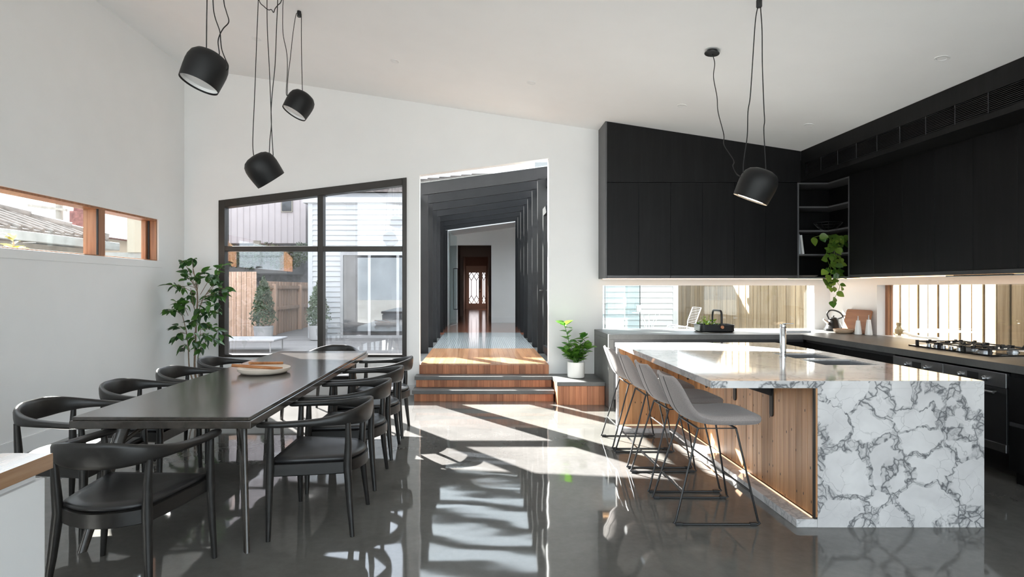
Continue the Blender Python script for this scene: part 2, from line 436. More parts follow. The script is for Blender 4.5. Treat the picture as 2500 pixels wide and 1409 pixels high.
def leafmat(name, c1, c2, rough=0.35):
    m, nt, b, L = nodes_of(name)
    oi = nt.nodes.new('ShaderNodeObjectInfo')
    r = ramp(nt, [(0.0, c1), (1.0, c2)]); L.new(oi.outputs['Random'], r.inputs['Fac'])
    v = coords(nt, (1,1,1), 'Object'); n = nd(nt, 'ShaderNodeTexNoise', Scale=3.0, Detail=2.0); L.new(v, n.inputs['Vector'])
    mx = nd(nt, 'ShaderNodeMix', data_type='RGBA', blend_type='MULTIPLY'); mx.inputs[0].default_value = 0.5
    L.new(r.outputs['Color'], mx.inputs[6]); L.new(n.outputs['Color'], mx.inputs[7]); L.new(mx.outputs[2], b.inputs['Base Color'])
    S(b, rough=rough)
    nt.nodes.remove(nt.nodes['Material Output']) if False else None
    tl = nt.nodes.new('ShaderNodeBsdfTranslucent'); L.new(r.outputs['Color'], tl.inputs['Color'])
    ms = nt.nodes.new('ShaderNodeMixShader'); ms.inputs[0].default_value = 0.25
    L.new(b.outputs[0], ms.inputs[1]); L.new(tl.outputs[0], ms.inputs[2])
    L.new(ms.outputs[0], nt.nodes['Material Output'].inputs['Surface'])
    return m
M['ficus'] = leafmat('ficus_leaf', (0.022,0.075,0.024), (0.10,0.26,0.04))
M['zz'] = leafmat('glossy_leaf', (0.05,0.20,0.03), (0.22,0.48,0.06), 0.25)
M['pothos'] = leafmat('pothos_leaf', (0.05,0.14,0.02), (0.24,0.36,0.05), 0.3)
M['herb'] = leafmat('herb_leaf', (0.22,0.42,0.04), (0.42,0.58,0.08))
M['yellowleaf'] = leafmat('yellow_green_leaf', (0.34,0.34,0.06), (0.55,0.42,0.10))
M['hedge'] = leafmat('dull_green_foliage', (0.05,0.075,0.04), (0.10,0.13,0.07), 0.7)
M['bark'] = plain('ficus_bark', (0.20,0.14,0.095), 0.85, 0.25, 25, bmp=0.4, bscale=60)

def fabric(name, c):
    m, nt, b, L = nodes_of(name)
    v = coords(nt, (1,1,1), 'Object')
    n = nd(nt, 'ShaderNodeTexNoise', Scale=260.0, Detail=2.0); L.new(v, n.inputs['Vector'])
    r = ramp(nt, [(0.3, tuple(x*0.78 for x in c)), (0.7, tuple(x*1.15 for x in c))]); L.new(n.outputs['Fac'], r.inputs['Fac']); L.new(r.outputs['Color'], b.inputs['Base Color'])
    S(b, rough=0.9, sheen=0.25); bump(nt, b, n.outputs['Fac'], 0.25, 0.001)
    return m
M['fabric'] = fabric('grey_taupe_fabric', (0.30, 0.262, 0.25))

def grating():
    m, nt, b, L = nodes_of('dotted_glass_floor')
    v = coords(nt, (28, 28, 28), 'World'); vo = nd(nt, 'ShaderNodeTexVoronoi', Scale=1.0, Randomness=0.0); L.new(v, vo.inputs['Vector'])
    r = ramp(nt, [(0.28, (0.50,0.53,0.54)), (0.33, (0.25,0.27,0.28))]); L.new(vo.outputs['Distance'], r.inputs['Fac']); L.new(r.outputs['Color'], b.inputs['Base Color'])
    S(b, rough=0.10, spec=0.7)
    return m
M['glassfloor'] = grating()

# ------------------------------------------------------------------ room shell
YB, XL, XR, YF = 7.885, -4.055, 4.82, -1.7
def struct(o, label, cat): return tag(o, label, cat, kind='structure')

struct(build('floor', MB().box(XL-0.2, XR+0.2, YF, YB, -0.12, 0.0), M['floor']), 'polished dark grey concrete floor of the dining and kitchen room', 'floor')
struct(build('ceiling', MB().prism([(XL-0.2, YF-0.3, zc(XL-0.2)), (XR+0.2, YF-0.3, zc(XR+0.2)), (XR+0.2, YF-0.3, zc(XR+0.2)+0.25), (XL-0.2, YF-0.3, zc(XL-0.2)+0.25)], (0, YB+0.2-YF+0.3, 0)), M['ceil']),
       'white sloping ceiling falling towards the black cabinets', 'ceiling')

mb = MB()
def seg(x0, x1, b0, b1, t0, t1):
    mb.prism([(x0,YB,b0),(x1,YB,b1),(x1,YB,t1),(x0,YB,t0)], (0,0.14,0))
def full(x0, x1): seg(x0, x1, -0.1, -0.1, zc(x0)+0.02, zc(x1)+0.02)
WX0, WX1, WZ, WT0, WT1 = -3.576, -0.997, 0.518, 2.670, 2.985
CX0, CX1, CT0, CT1 = -0.822, 0.955, 3.024, 3.252
KX0, KX1, KZ0, KZ1 = 1.70, 4.607, 0.90, 1.504
full(XL-0.2, WX0)
seg(WX0, WX1, -0.1, -0.1, WZ, WZ); seg(WX0, WX1, WT0, WT1, zc(WX0)+0.02, zc(WX1)+0.02)
full(WX1, CX0)
seg(CX0, CX1, CT0, CT1, zc(CX0)+0.02, zc(CX1)+0.02); seg(CX0, CX1, -0.1, -0.1, 0.39, 0.39)
full(CX1, KX0)
seg(KX0, KX1, -0.1, -0.1, KZ0, KZ0); seg(KX0, KX1, KZ1, KZ1, zc(KX0)+0.02, zc(KX1)+0.02)
full(KX1, XR+0.2)
struct(build('wall_back', mb, M['wall']), 'white back wall with the courtyard window and corridor opening', 'wall')

LY0, LY1, LZ0, LZ1 = 3.3, 7.24, 1.81, 2.334
mb = MB()
zt = zc(XL) + 0.05
mb.box(XL-0.2, XL, YF, LY0, -0.1, zt).box(XL-0.2, XL, LY1, YB, -0.1, zt).box(XL-0.2, XL, LY0, LY1, -0.1, LZ0).box(XL-0.2, XL, LY0, LY1, LZ1, zt)
struct(build('wall_left', mb, M['wall']), 'tall white side wall with a narrow cedar-framed window', 'wall')
RY0, RY1 = 3.2, 6.95
mb = MB(); zt = zc(XR) + 0.05
mb.box(XR, XR+0.2, YF, RY0, -0.1, zt).box(XR, XR+0.2, RY1, YB, -0.1, zt).box(XR, XR+0.2, RY0, RY1, -0.1, 0.9).box(XR, XR+0.2, RY0, RY1, 1.504, zt)
struct(build('wall_right', mb, M['splash']), 'white wall behind the cooktop with a strip window', 'wall')
mb = MB()
mb.box(XL-0.2, -3.8, YF-0.2, YF, -0.1, zc(XL)+0.1).box(4.6, XR+0.2, YF-0.2, YF, -0.1, zc(4.6)+0.05)
mb.prism([(-3.8,YF-0.2,zc(-3.8)-0.25),(4.6,YF-0.2,zc(4.6)-0.25),(4.6,YF-0.2,zc(4.6)+0.05),(-3.8,YF-0.2,zc(-3.8)+0.05)], (0,0.2,0))
struct(build('wall_front', mb, M['wall']), 'white wall around the added glazed gable behind the viewpoint', 'wall')
g = thing('added_gable_window', 'tall dark-framed glazed gable added behind the viewpoint for extra daylight', 'window', (0.4, YF-0.1, 0), kind='structure')  # unseen glazing, added behind the camera to bring daylight into the room
for i in range(5):
    x = -3.8 + i*2.1
    xa, xb_ = (x, x+0.05) if i == 0 else ((x-0.05, x) if i == 4 else (x-0.03, x+0.03))
    build('window_frame', MB().prism([(xa,YF-0.14,0),(xb_,YF-0.14,0),(xb_,YF-0.14,zc(xb_)-0.25),(xa,YF-0.14,zc(xa)-0.25)], (0,0.08,0)), M['bronze'], g)
for i in range(4):
    xa, xb_ = -3.8+i*2.1+0.05, -3.8+(i+1)*2.1-0.05
    build('transom', MB().box(xa-0.02, xb_+0.02, YF-0.14, YF-0.06, 2.40, 2.47), M['bronze'], g)
    build('pane', MB().box(xa, xb_, YF-0.105, YF-0.097, 0.01, 2.40), M['glass'], g)
    build('pane', MB().prism([(xa,YF-0.105,2.47),(xb_,YF-0.105,2.47),(xb_,YF-0.105,zc(xb_)-0.255),(xa,YF-0.105,zc(xa)-0.255)], (0,0.008,0)), M['glass'], g)

# skirting
struct(build('baseboard_left', MB().box(XL, XL+0.012, YF, YB, 0.0, 0.14), M['white']), 'low white skirting board along the tall side wall', 'baseboard')
struct(build('baseboard_back', MB().box(XL+0.012, -0.885, YB-0.012, YB, 0.0, 0.14), M['white']), 'low white skirting board under the courtyard window', 'baseboard')

# --------------------------------- courtyard window (dark bronze, four panes, raked head)
w = thing('window_1', 'dark bronze four-pane courtyard window with a raked head', 'window', (-2.29, YB+0.04, WZ), kind='structure')
def wt(x): return WT0 + (WT1-WT0)*(x-WX0)/(WX1-WX0)
fw = 0.085; y0, y1 = YB-0.025, YB+0.12
def fr(poly): return build('window_frame', MB().prism(poly, (0, y1-y0, 0)), M['bronze'], w, bevel=0.004)
fr([(WX0,y0,WZ),(WX0+fw,y0,WZ),(WX0+fw,y0,wt(WX0+fw)),(WX0,y0,wt(WX0))])
fr([(WX1-fw*0.7,y0,WZ),(WX1,y0,WZ),(WX1,y0,wt(WX1)),(WX1-fw*0.7,y0,wt(WX1-fw*0.7))])
fr([(WX0+fw,y0,WZ),(WX1-fw*0.7,y0,WZ),(WX1-fw*0.7,y0,WZ+0.035),(WX0+fw,y0,WZ+0.035)])
fr([(WX0+fw,y0,wt(WX0+fw)-0.105),(WX1-fw*0.7,y0,wt(WX1)-0.105),(WX1-fw*0.7,y0,wt(WX1-fw*0.7)),(WX0+fw,y0,wt(WX0+fw))])
MXc, MW, TZ, TW = -2.18, 0.038, 2.008, 0.034
fr([(MXc-MW,y0,WZ+0.035),(MXc+MW,y0,WZ+0.035),(MXc+MW,y0,wt(MXc)-0.1),(MXc-MW,y0,wt(MXc)-0.1)])
for a, b_ in ((WX0+fw, MXc-MW), (MXc+MW, WX1-fw*0.7)):
    fr([(a,y0,TZ-TW),(b_,y0,TZ-TW),(b_,y0,TZ+TW),(a,y0,TZ+TW)])
    build('pane', MB().box(a, b_, YB+0.03, YB+0.042, WZ+0.035, TZ-TW), M['glass_dine'], w)
    build('pane', MB().prism([(a,YB+0.03,TZ+TW),(b_,YB+0.03,TZ+TW),(b_,YB+0.03,wt(b_)-0.1),(a,YB+0.03,wt(a)-0.1)], (0,0.012,0)), M['glass_dine'], w)

# --------------------------------- left strip window (cedar)
w = thing('window_2', 'narrow high strip window with red cedar frame', 'window', (XL-0.1, 5.2, LZ0), kind='structure')
def wp(x0,x1,y0_,y1_,z0,z1,mat='windowwood',n='window_frame', bv=0.002): return build(n, MB().box(x0,x1,y0_,y1_,z0,z1), M[mat], w, bevel=bv)
wp(XL-0.2, XL-0.012, LY0, LY1, LZ1-0.022, LZ1)                  # head lining
wp(XL-0.2, XL-0.012, LY0, LY1, LZ0, LZ0+0.012)                  # sill lining
wp(XL-0.2, XL-0.012, LY1-0.022, LY1, LZ0+0.012, LZ1-0.022)      # end lining
wp(XL-0.17, XL-0.115, LY1-0.075, LY1-0.022, LZ0+0.012, LZ1-0.022)
wp(XL-0.108, XL-0.092, LY1-0.040, LY1-0.0225, LZ0+0.012, LZ1-0.022, 'black', 'gasket', 0)
wp(XL-0.13, XL-0.012, 6.13, 6.235, LZ0+0.012, LZ1-0.022)
wp(XL-0.18, XL-0.13, 6.13, 6.235, LZ0+0.012, LZ1-0.022)
wp(XL-0.028, XL-0.014, 6.112, 6.1295, LZ0+0.012, LZ1-0.022, 'black', 'gasket', 0)
wp(XL-0.2, XL-0.012, LY0, LY0+0.05, LZ0+0.012, LZ1-0.022)
wp(XL-0.155, XL-0.147, LY0+0.05, 6.13, LZ0+0.012, LZ1-0.022, 'glass', 'pane', 0)
wp(XL-0.155, XL-0.147, 6.235, LY1-0.075, LZ0+0.012, LZ1-0.022, 'glass', 'pane', 0)
mb = MB()
tw = 0.085
mb.box(XL, XL+0.006, LY0-tw, LY1+tw, LZ1, LZ1+tw).box(XL, XL+0.006, LY0-tw, LY1+tw, LZ0-tw, LZ0).box(XL, XL+0.006, LY1, LY1+tw, LZ0, LZ1).box(XL, XL+0.006, LY0-tw, LY0, LZ0, LZ1)
struct(build('trim_1', mb, M['wall'], bevel=0.002), 'flat white architrave around the narrow cedar window', 'trim')

# --------------------------------- kitchen strip windows
w = thing('window_3', 'long low splashback window above the back bench', 'window', (3.15, YB+0.13, KZ0), kind='structure')
build('pane', MB().box(KX0, KX1-0.015, YB+0.12, YB+0.13, KZ0, KZ1), M['glass'], w)
build('window_frame', MB().box(KX1-0.015, KX1, YB+0.11, YB+0.14, KZ0, KZ1), M['white'], w)
w = thing('window_4', 'splashback strip window behind the gas cooktop', 'window', (XR+0.13, 5.3, 0.9), kind='structure')
build('window_frame', MB().box(XR+0.10, XR+0.16, RY1-0.045, RY1, 0.9, 1.504), M['windowwood'], w)
build('pane', MB().box(XR+0.125, XR+0.135, 4.9, RY1-0.045, 0.9, 1.504), M['glass'], w)
build('pane', MB().box(XR+0.110, XR+0.120, RY0, 5.0, 0.9, 1.504), M['glass'], w)

# ------------------------------------------------------------------ steps, bench, corridor
t = thing('timber_steps', 'three broad steps with stone treads and red timber risers', 'steps', (0.05, 7.6, 0))
for (z, yf, x0, x1) in ((0.145, 7.405, -0.868, 0.972), (0.290, 7.635, -0.862, 0.975)):
    build('tread', MB().box(x0, x1, yf, YB-0.025 if z > 0.2 else 7.68, z-0.048, z), M['stone'], t, bevel=0.003)
def risers(parent, y, z0, z1, x0, x1, wd, th=0.02, name='riser_board', mat='riserwood'):
    n = round((x1-x0)/wd); dw = (x1-x0)/n
    for i in range(n):
        board(name, parent, x0+i*dw+0.0006, x0+(i+1)*dw-0.0006, y, y+th, z0, z1, M[mat], 0.0015)
risers(t, 7.435, 0.0, 0.097, -0.845, 0.965, 0.082)
risers(t, 7.665, 0.145, 0.242, -0.845, 0.965, 0.082)
risers(t, 7.865, 0.290, 0.413, -0.822, 0.955, 0.082)
build('carcass', MB().box(-0.84, 0.96, 7.456, 7.66, 0.0, 0.096).box(-0.84, 0.96, 7.686, 7.86, 0.0, 0.241), M['stone'], t)

t = thing('low_bench', 'low stone-topped bench with timber front beside the steps', 'bench', (1.28, 7.5, 0))
build('seat_slab', MB().box(0.976, 1.578, 7.18, YB-0.002, 0.240, 0.290), M['stone'], t, bevel=0.003)
risers(t, 7.205, 0.0, 0.240, 0.985, 1.577, 0.074, name='front_board')
for i in range(7):
    board('side_board', t, 0.985, 1.003, 7.227+i*0.094, 7.227+(i+1)*0.094-0.001, 0.0, 0.240, M['riserwood'], 0.0015)
build('carcass', MB().box(1.004, 1.577, 7.226, YB-0.004, 0.0, 0.239), M['stone'], t)

FZ = 0.435
fl = thing('floor_corridor', 'golden timber boards at the start of the glazed corridor', 'floor', (0, 7.9, FZ), kind='structure')
n = 22; x0 = -0.80; dw = (0.94-x0)/n
for i in range(n):
    y = 7.845
    cuts = [y, y+0.6+random.random()*0.9, 9.80]
    for a, b_ in zip(cuts, cuts[1:]):
        board('floorboard', fl, x0+i*dw+0.0005, x0+(i+1)*dw-0.0005, a+0.0005, b_-0.0005, FZ-0.022, FZ, M['floorwood'], 0.001)
fg = struct(build('floor_glass', MB().box(-0.80, 0.94, 9.80, 13.3, FZ-0.05, FZ), M['glassfloor']), 'pale dotted glass floor panel in the corridor', 'floor')
struct(build('floor_hall', MB().box(-1.0, 3.0, 13.3, 28.6, FZ-0.05, FZ-0.001), M['hallfloor']), 'polished red timber floor of the far hallway', 'floor')
struct(build('floor_corridor_base', MB().box(-1.10, 1.2, 8.026, 13.3, 0.0, FZ-0.051), M['stone']), 'dark base slab under the glazed corridor', 'floor')

def zcor(x): return 3.02 + 0.132*(x+0.84)              # underside of the corridor rafters
g = thing('glazed_corridor', 'dark steel framed corridor with glass walls and glass roof', 'corridor', (0.06, 11.7, FZ), kind='structure')
NF = 7
for i in range(NF):
    y = 9.48 + 0.97*i
    build('post', MB().box(-1.06, -0.845, y, y+0.05, 0.0, zcor(-0.95)), M['steel'], g)
    build('post', MB().box(0.965, 1.18, y, y+0.05, 0.0, zcor(1.07)), M['steel'], g)
    build('rafter', MB().prism([(-1.06,y,zcor(-1.06)),(1.18,y,zcor(1.18)),(1.18,y,zcor(1.18)+0.2),(-1.06,y,zcor(-1.06)+0.2)], (0,0.055,0)), M['steel'], g)
for x0, x1 in ((-1.06, -1.0), (1.11, 1.18)):
    build('eave_beam', MB().box(x0, x1, YB+0.14, 15.6, zcor(x0)-0.16, zcor(x0)), M['steel'], g)
    build('floor_channel', MB().box(x0, x1, YB+0.14, 15.6, FZ-0.06, FZ+0.02), M['steel'], g)
build('head_flashing', MB().prism([(-1.06,YB+0.14,zcor(-1.06)+0.2),(1.18,YB+0.14,zcor(1.18)+0.2),(1.18,YB+0.14,zcor(1.18)+0.25),(-1.06,YB+0.14,zcor(-1.06)+0.25)], (0,0.04,0)), M['steel'], g)
ys = [YB+0.18] + [9.48+0.97*i+0.025 for i in range(NF)]
for a, b_ in zip(ys, ys[1:]):
    build('pane', MB().box(-1.035, -1.027, a+0.01, b_-0.01, FZ+0.02, zcor(-1.06)-0.16), M['glass'], g)
    build('pane', MB().box(1.147, 1.155, a+0.01, b_-0.01, FZ+0.02, zcor(1.11)-0.16), M['glass'], g)
    build('roof_pane', MB().prism([(-1.06,a+0.01,zcor(-1.06)+0.203),(1.18,a+0.01,zcor(1.18)+0.203),(1.18,a+0.01,zcor(1.18)+0.213),(-1.06,a+0.01,zcor(-1.06)+0.213)], (0,b_-a-0.02,0)), M['glass'], g)
# door in the first right-hand bay
d = thing('door_2', 'dark framed glass side door with black lever in the corridor', 'door', (1.06, 8.8, FZ), kind='structure')
for a, b_ in ((8.20, 8.30), (9.22, 9.32)):
    build('stile', MB().box(1.03, 1.08, a, b_, FZ, 2.75), M['steel'], d)
for a, b_ in ((FZ, FZ+0.12), (2.63, 2.75)):
    build('rail', MB().box(1.03, 1.08, 8.30, 9.22, a, b_), M['steel'], d)
build('pane', MB().box(1.05, 1.058, 8.30, 9.22, FZ+0.12, 2.63), M['glass'], d)
build('handle', MB().tube([(1.03,9.27,1.43),(0.975,9.27,1.43),(0.975,9.14,1.43)], 0.011, 8), M['black'], d, smooth=40)

# far end of the corridor: white room, hall, front door
mb = MB()
mb.prism([(-1.4,15.62,zcor(-1.4)),(3.2,15.62,zcor(3.2)),(3.2,15.62,zcor(3.2)+0.6),(-1.4,15.62,zcor(-1.4)+0.6)], (0,0.15,0))
struct(build('trim_2', mb, M['wall']), 'white raked fascia where the glass corridor meets the old house', 'trim')
struct(build('ceiling_hall', MB().prism([(-1.4,15.77,zcor(-1.4)+0.0),(3.2,15.77,zcor(3.2)),(3.2,15.77,zcor(3.2)+0.1),(-1.4,15.77,zcor(-1.4)+0.1)], (0,1.4,0)), M['ceil']), 'white raked ceiling of the far room', 'ceiling')
mb = MB()
mb.box(-0.93, -0.85, 15.55, 17.05, FZ-0.1, 3.2)
mb.prism([(-0.85,17.05,FZ-0.1),(-0.64,17.05,FZ-0.1),(-0.64,17.05,3.2),(-0.85,17.05,3.2)], (0,0.15,0))
mb.prism([(0.36,17.05,FZ-0.1),(1.16,17.05,FZ-0.1),(1.16,17.05,3.4),(0.36,17.05,3.4)], (0,0.15,0))
mb.box(-0.64, 0.36, 17.05, 17.2, 2.74, 3.4)
mb.box(1.08, 1.2, 16.6, 17.05, FZ-0.1, 3.4)
mb.box(3.0, 3.1, 15.6, 17.2, FZ-0.1, 3.7).box(1.16, 3.0, 17.05, 17.2, FZ-0.1, 3.7)
struct(build('wall_far', mb, M['wall']), 'white far wall with the tall opening to the front hall', 'wall')
struct(build('baseboard_far', MB().box(0.36, 1.08, 17.03, 17.05, FZ, FZ+0.17), M['white']), 'tall white skirting on the far wall', 'baseboard')
mb = MB()
mb.box(-0.80, -0.70, 17.2, 28.6, FZ-0.1, 3.2).box(0.42, 0.52, 17.2, 28.6, FZ-0.1, 3.2).box(-0.8, 0.52, 17.2, 28.6, 3.1, 3.2)
mb.box(-0.70, 0.42, 28.45, 28.6, 2.56, 3.1).box(0.36, 0.42, 28.45, 28.6, FZ, 2.56).box(-0.70, -0.62, 28.45, 28.6, FZ, 2.56)
mb.box(-0.70, -0.60, 21.0, 21.15, FZ, 3.1).box(0.33, 0.42, 21.0, 21.15, FZ, 3.1).box(-0.60, 0.33, 21.0, 21.15, 2.62, 3.1)
struct(build('wall_hall', mb, M['hall']), 'walls of the long front hallway, its dimness painted in as tan', 'wall')
d = thing('door_1', 'cream front door with leadlight glass at the end of the hall', 'door', (-0.13, 28.5, FZ), kind='structure')
def leaf_door(x0, x1, z0, z1, st, diam):
    build('door_leaf', MB().box(x0, x0+st, 28.46, 28.51, z0, z1).box(x1-st, x1, 28.46, 28.51, z0, z1).box(x0+st, x1-st, 28.46, 28.51, z0, z0+0.26).box(x0+st, x1-st, 28.46, 28.51, z1-0.32, z1), M['doorpaint'], d)
    a, b_, c, e = x0+st, x1-st, z0+0.26, z1-0.32
    build('pane', MB().box(a, b_, 28.483, 28.489, c, e), M['leadglow'], d)
    k = MB(); y = 28.478
    def ln(p, q): k.tube([(p[0],y,p[1]),(q[0],y,q[1])], 0.021, 4)
    wq = (b_-a); q = wq/4
    for zz, sgn in ((c, 1), (e, -1)):
        h = 0.20*sgn
        if diam == 2:
            for xx in (a+q, a+3*q):
                ln((xx-q, zz+h), (xx, zz)); ln((xx, zz), (xx+q, zz+h)); ln((xx-q, zz+h), (xx, zz+2*h)); ln((xx, zz+2*h), (xx+q, zz+h))
            
        else:
            xx = a+2*q
            ln((a, zz+h), (xx, zz)); ln((xx, zz), (b_, zz+h)); ln((a, zz+h), (xx, zz+2*h)); ln((xx, zz+2*h), (b_, zz+h))
    for xx in ((a+q, a+3*q) if diam == 2 else (a+2*q,)): ln((xx, c+0.4), (xx, e-0.4))
    for xx in (a, b_): ln((xx, c), (xx, e))
    ln((a, c), (b_, c)); ln((a, e), (b_, e))
    build('lead_came', k, M['lead'], d)
leaf_door(-0.62, 0.095, FZ-0.01, 2.562, 0.105, 2)
leaf_door(0.095, 0.362, FZ-0.01, 2.562, 0.05, 1)
build('handle', MB().box(0.02, 0.06, 28.40, 28.46, 1.42, 1.85), M['black'], d)
build('lock', MB().box(0.01, 0.07, 28.42, 28.46, 1.25, 1.31), M['black'], d)
struct(build('trim_3', MB().box(-0.66, -0.60, 28.40, 28.46, FZ, 2.56), M['doorpaint']), 'cream jamb beside the leadlight front door', 'trim')
# frameless glass door standing ajar at the corridor end
d = thing('door_3', 'frameless glass door with long black handle standing ajar', 'door', (-0.78, 15.7, FZ), kind='structure')
pa, pb = Vector((-0.80,15.60,0)), Vector((-0.655,16.45,0)); nn = (pb-pa).cross(Vector((0,0,1))).normalized()*0.006
build('door_leaf', MB().prism([pa+Vector((0,0,FZ+0.01)), pb+Vector((0,0,FZ+0.01)), pb+Vector((0,0,2.95)), pa+Vector((0,0,2.95))], nn*2), M['glass_pool'], d)
hp = pa + (pb-pa)*0.88
for s in (-1, 1):
    o_ = nn.normalized()*0.06*s
    build('handle', MB().tube([hp+Vector((0,0,0.86)), hp+o_+Vector((0,0,0.86)), hp+o_+Vector((0,0,2.02)), hp+Vector((0,0,2.02))], 0.013, 6), M['black'], d, smooth=40)

# ------------------------------------------------------------------ kitchen joinery
UB, UT, YU, XU = 1.592, 2.84, 7.45, 4.53          # upper cabinets: bottom, top of doors, front planes
def strip_led(name, parent, a): return build(name, MB().box(*a), M['led'], parent)
xs = [1.660, 2.073, 2.486, 2.900, 3.312, 3.722, 4.133]
for i in range(3):
    a, b_ = xs[2*i], xs[2*i+2]
    lab = ['wall-hung black veneer double cabinet at the white wall end', 'black veneer double wall cabinet in the middle of its run', 'black veneer double wall cabinet beside the open corner shelf'][i]
    t = thing('upper_cabinet', lab, 'cabinet', ((a+b_)/2, YU+0.2, UB), 'wall cabinets over the back bench')
    build('body', MB().box(a, b_, YU+0.021, YB-0.001, UB+0.004, UT), M['blackply'], t)
    for j in (0, 1):
        board('door', t, xs[2*i+j]+0.0015, xs[2*i+j+1]-0.0015, YU, YU+0.02, UB+0.045, UT-0.003, M['blackply'], 0.001)
    build('finger_rail', MB().box(a+0.002, b_-0.002, YU+0.002, YU+0.02, UB+0.005, UB+0.040), M['rail'], t)
    strip_led('led_strip', t, (a+0.0005, b_-0.0005, YB-0.20, YB-0.17, UB-0.004, UB+0.003))
t = thing('cabinet_surround', 'black veneer end panel and raked infill above the wall cabinets', 'cabinet panel', (1.65, YU+0.2, UB))
build('end_panel', MB().prism([(1.639,YU-0.002,UB),(1.6585,YU-0.002,UB),(1.6585,YU-0.002,zc(1.6585)-0.002),(1.639,YU-0.002,zc(1.639)-0.002)], (0,YB-YU+0.001,0)), M['shelfedge'], t)
build('infill_panel', MB().prism([(1.659,YU,UT+0.003),(4.1765,YU,UT+0.003),(4.1765,YU,zc(4.1765)-0.002),(1.659,YU,zc(1.659)-0.002)], (0,YB-YU-0.002,0)), M['blackply'], t)

# bulkhead over the right run with louvred grille
BX, BZ = 4.178, 2.85
bh = thing('bulkhead', 'black bulkhead with long louvred air grille above cooktop wall', 'bulkhead', (BX, 3, BZ), kind='structure')
GZ0, GZ1 = 2.905, 3.075
build('body', MB().box(BX+0.05, XR-0.001, YF+0.01, YB-0.001, BZ+0.02, zc(XR)-0.003), M['blackply'], bh)
build('fascia', MB().prism([(BX,YF+0.01,GZ1),(BX+0.049,YF+0.01,GZ1),(BX+0.049,YF+0.01,zc(BX+0.05)-0.002),(BX,YF+0.01,zc(BX)-0.002)], (0,YU-YF-0.012,0)), M['blackply'], bh)
build('fascia', MB().box(BX, BX+0.049, YF+0.01, YU-0.002, BZ, GZ0), M['blackply'], bh)
build('fascia', MB().box(BX, BX+0.049, 7.36, YU-0.002, GZ0, GZ1), M['blackply'], bh)
build('soffit', MB().box(BX+0.05, XR-0.002, YF+0.01, YU-0.002, BZ, BZ+0.019), M['blackply'], bh)
mb = MB()
for i in range(11):
    z = GZ0 + 0.008 + i*0.0152
    mb.prism([(BX+0.006,YF+0.02,z),(BX+0.030,YF+0.02,z+0.010),(BX+0.030,YF+0.02,z+0.0125),(BX+0.006,YF+0.02,z+0.0025)], (0,7.35-YF-0.02,0))
o = build('louvre_slats', mb, M['rail'], bh); o['kind'] = 'stuff'
for k in range(14):
    y = 7.02 - 0.33*k
    build('grille_bar', MB().box(BX+0.003, BX+0.008, y, y+0.006, GZ0, GZ1), M['rail'], bh)

# open corner shelf
YS = 7.04
t = thing('corner_shelf', 'open black corner shelf with grey edges between wall cabinets', 'shelf', (4.4, 7.4, UB))
def lpoly(z, th, inset=0.0):
    return MB().prism([(4.137,YU+inset,z),(XU+inset,YU+inset,z),(XU+inset,YS,z),(XR-0.002,YS,z),(XR-0.002,YB-0.002,z),(4.137,YB-0.002,z)], (0,0,th))
for z in (1.592, 1.890, 2.200, 2.510, 2.818):
    build('shelf', lpoly(z, 0.020), M['shelfedge'], t)
build('side_panel', MB().box(4.1345, 4.154, YU-0.001, YB-0.002, UB, 2.839), M['shelfedge'], t)
build('side_panel', MB().box(XU-0.001, XR-0.002, YS-0.0185, YS+0.001, UB, 2.839), M['shelfedge'], t)
strip_led('led_strip', t, (XR-0.16, XR-0.13, YS-0.018, YB-0.20, UB-0.004, UB-0.0005))
build('back_panel', MB().box(4.155, XR-0.022, YB-0.020, YB-0.003, UB+0.021, 2.817).box(XR-0.021, XR-0.003, YS+0.003, YB-0.003, UB+0.021, 2.817), M['blackply'], t)
strip_led('led_strip', t, (4.135, 4.69, YB-0.20, YB-0.17, UB-0.004, UB-0.0005))

ys = [7.02, 6.586, 6.139, 5.705, 5.263, 4.823, 4.383, 3.943, 3.503]
for i in range(4):
    a, b_ = ys[2*i+2], ys[2*i]
    lab = ['black veneer double wall cabinet between corner shelf and cooktop', 'black veneer double wall cabinet beside the rangehood slot', 'black veneer double wall cabinet holding the slim rangehood', 'black veneer double wall cabinet past the cooktop'][i]
    t = thing('upper_cabinet', lab, 'cabinet', (XU+0.15, (a+b_)/2, UB), 'wall cabinets over the cooktop bench')
    build('body', MB().box(XU+0.021, XR-0.001, a+0.001, b_, UB+0.004, BZ-0.002), M['blackply'], t)
    for j in (0, 1):
        board('door', t, XU, XU+0.02, ys[2*i+j+1]+0.0015, ys[2*i+j]-0.0015, UB+0.045, BZ-0.003, M['blackply'], 0.001)
    build('finger_rail', MB().box(XU+0.002, XU+0.02, a+0.002, b_-0.002, UB+0.005, UB+0.040), M['rail'], t)
    strip_led('led_strip', t, (XR-0.16, XR-0.13, a+0.0015, b_-0.0005, UB-0.004, UB+0.003))
t = thing('rangehood', 'slim grey undermount rangehood under the black cabinets', 'rangehood', (4.66, 5.2, UB))
build('filter_plate', MB().box(XU+0.04, XU+0.12, 4.80, 5.62, UB-0.016, UB), M['inox'], t, bevel=0.002)
build('control_strip', MB().box(XU+0.02, XU+0.039, 4.9, 5.5, UB-0.010, UB), M['black'], t)

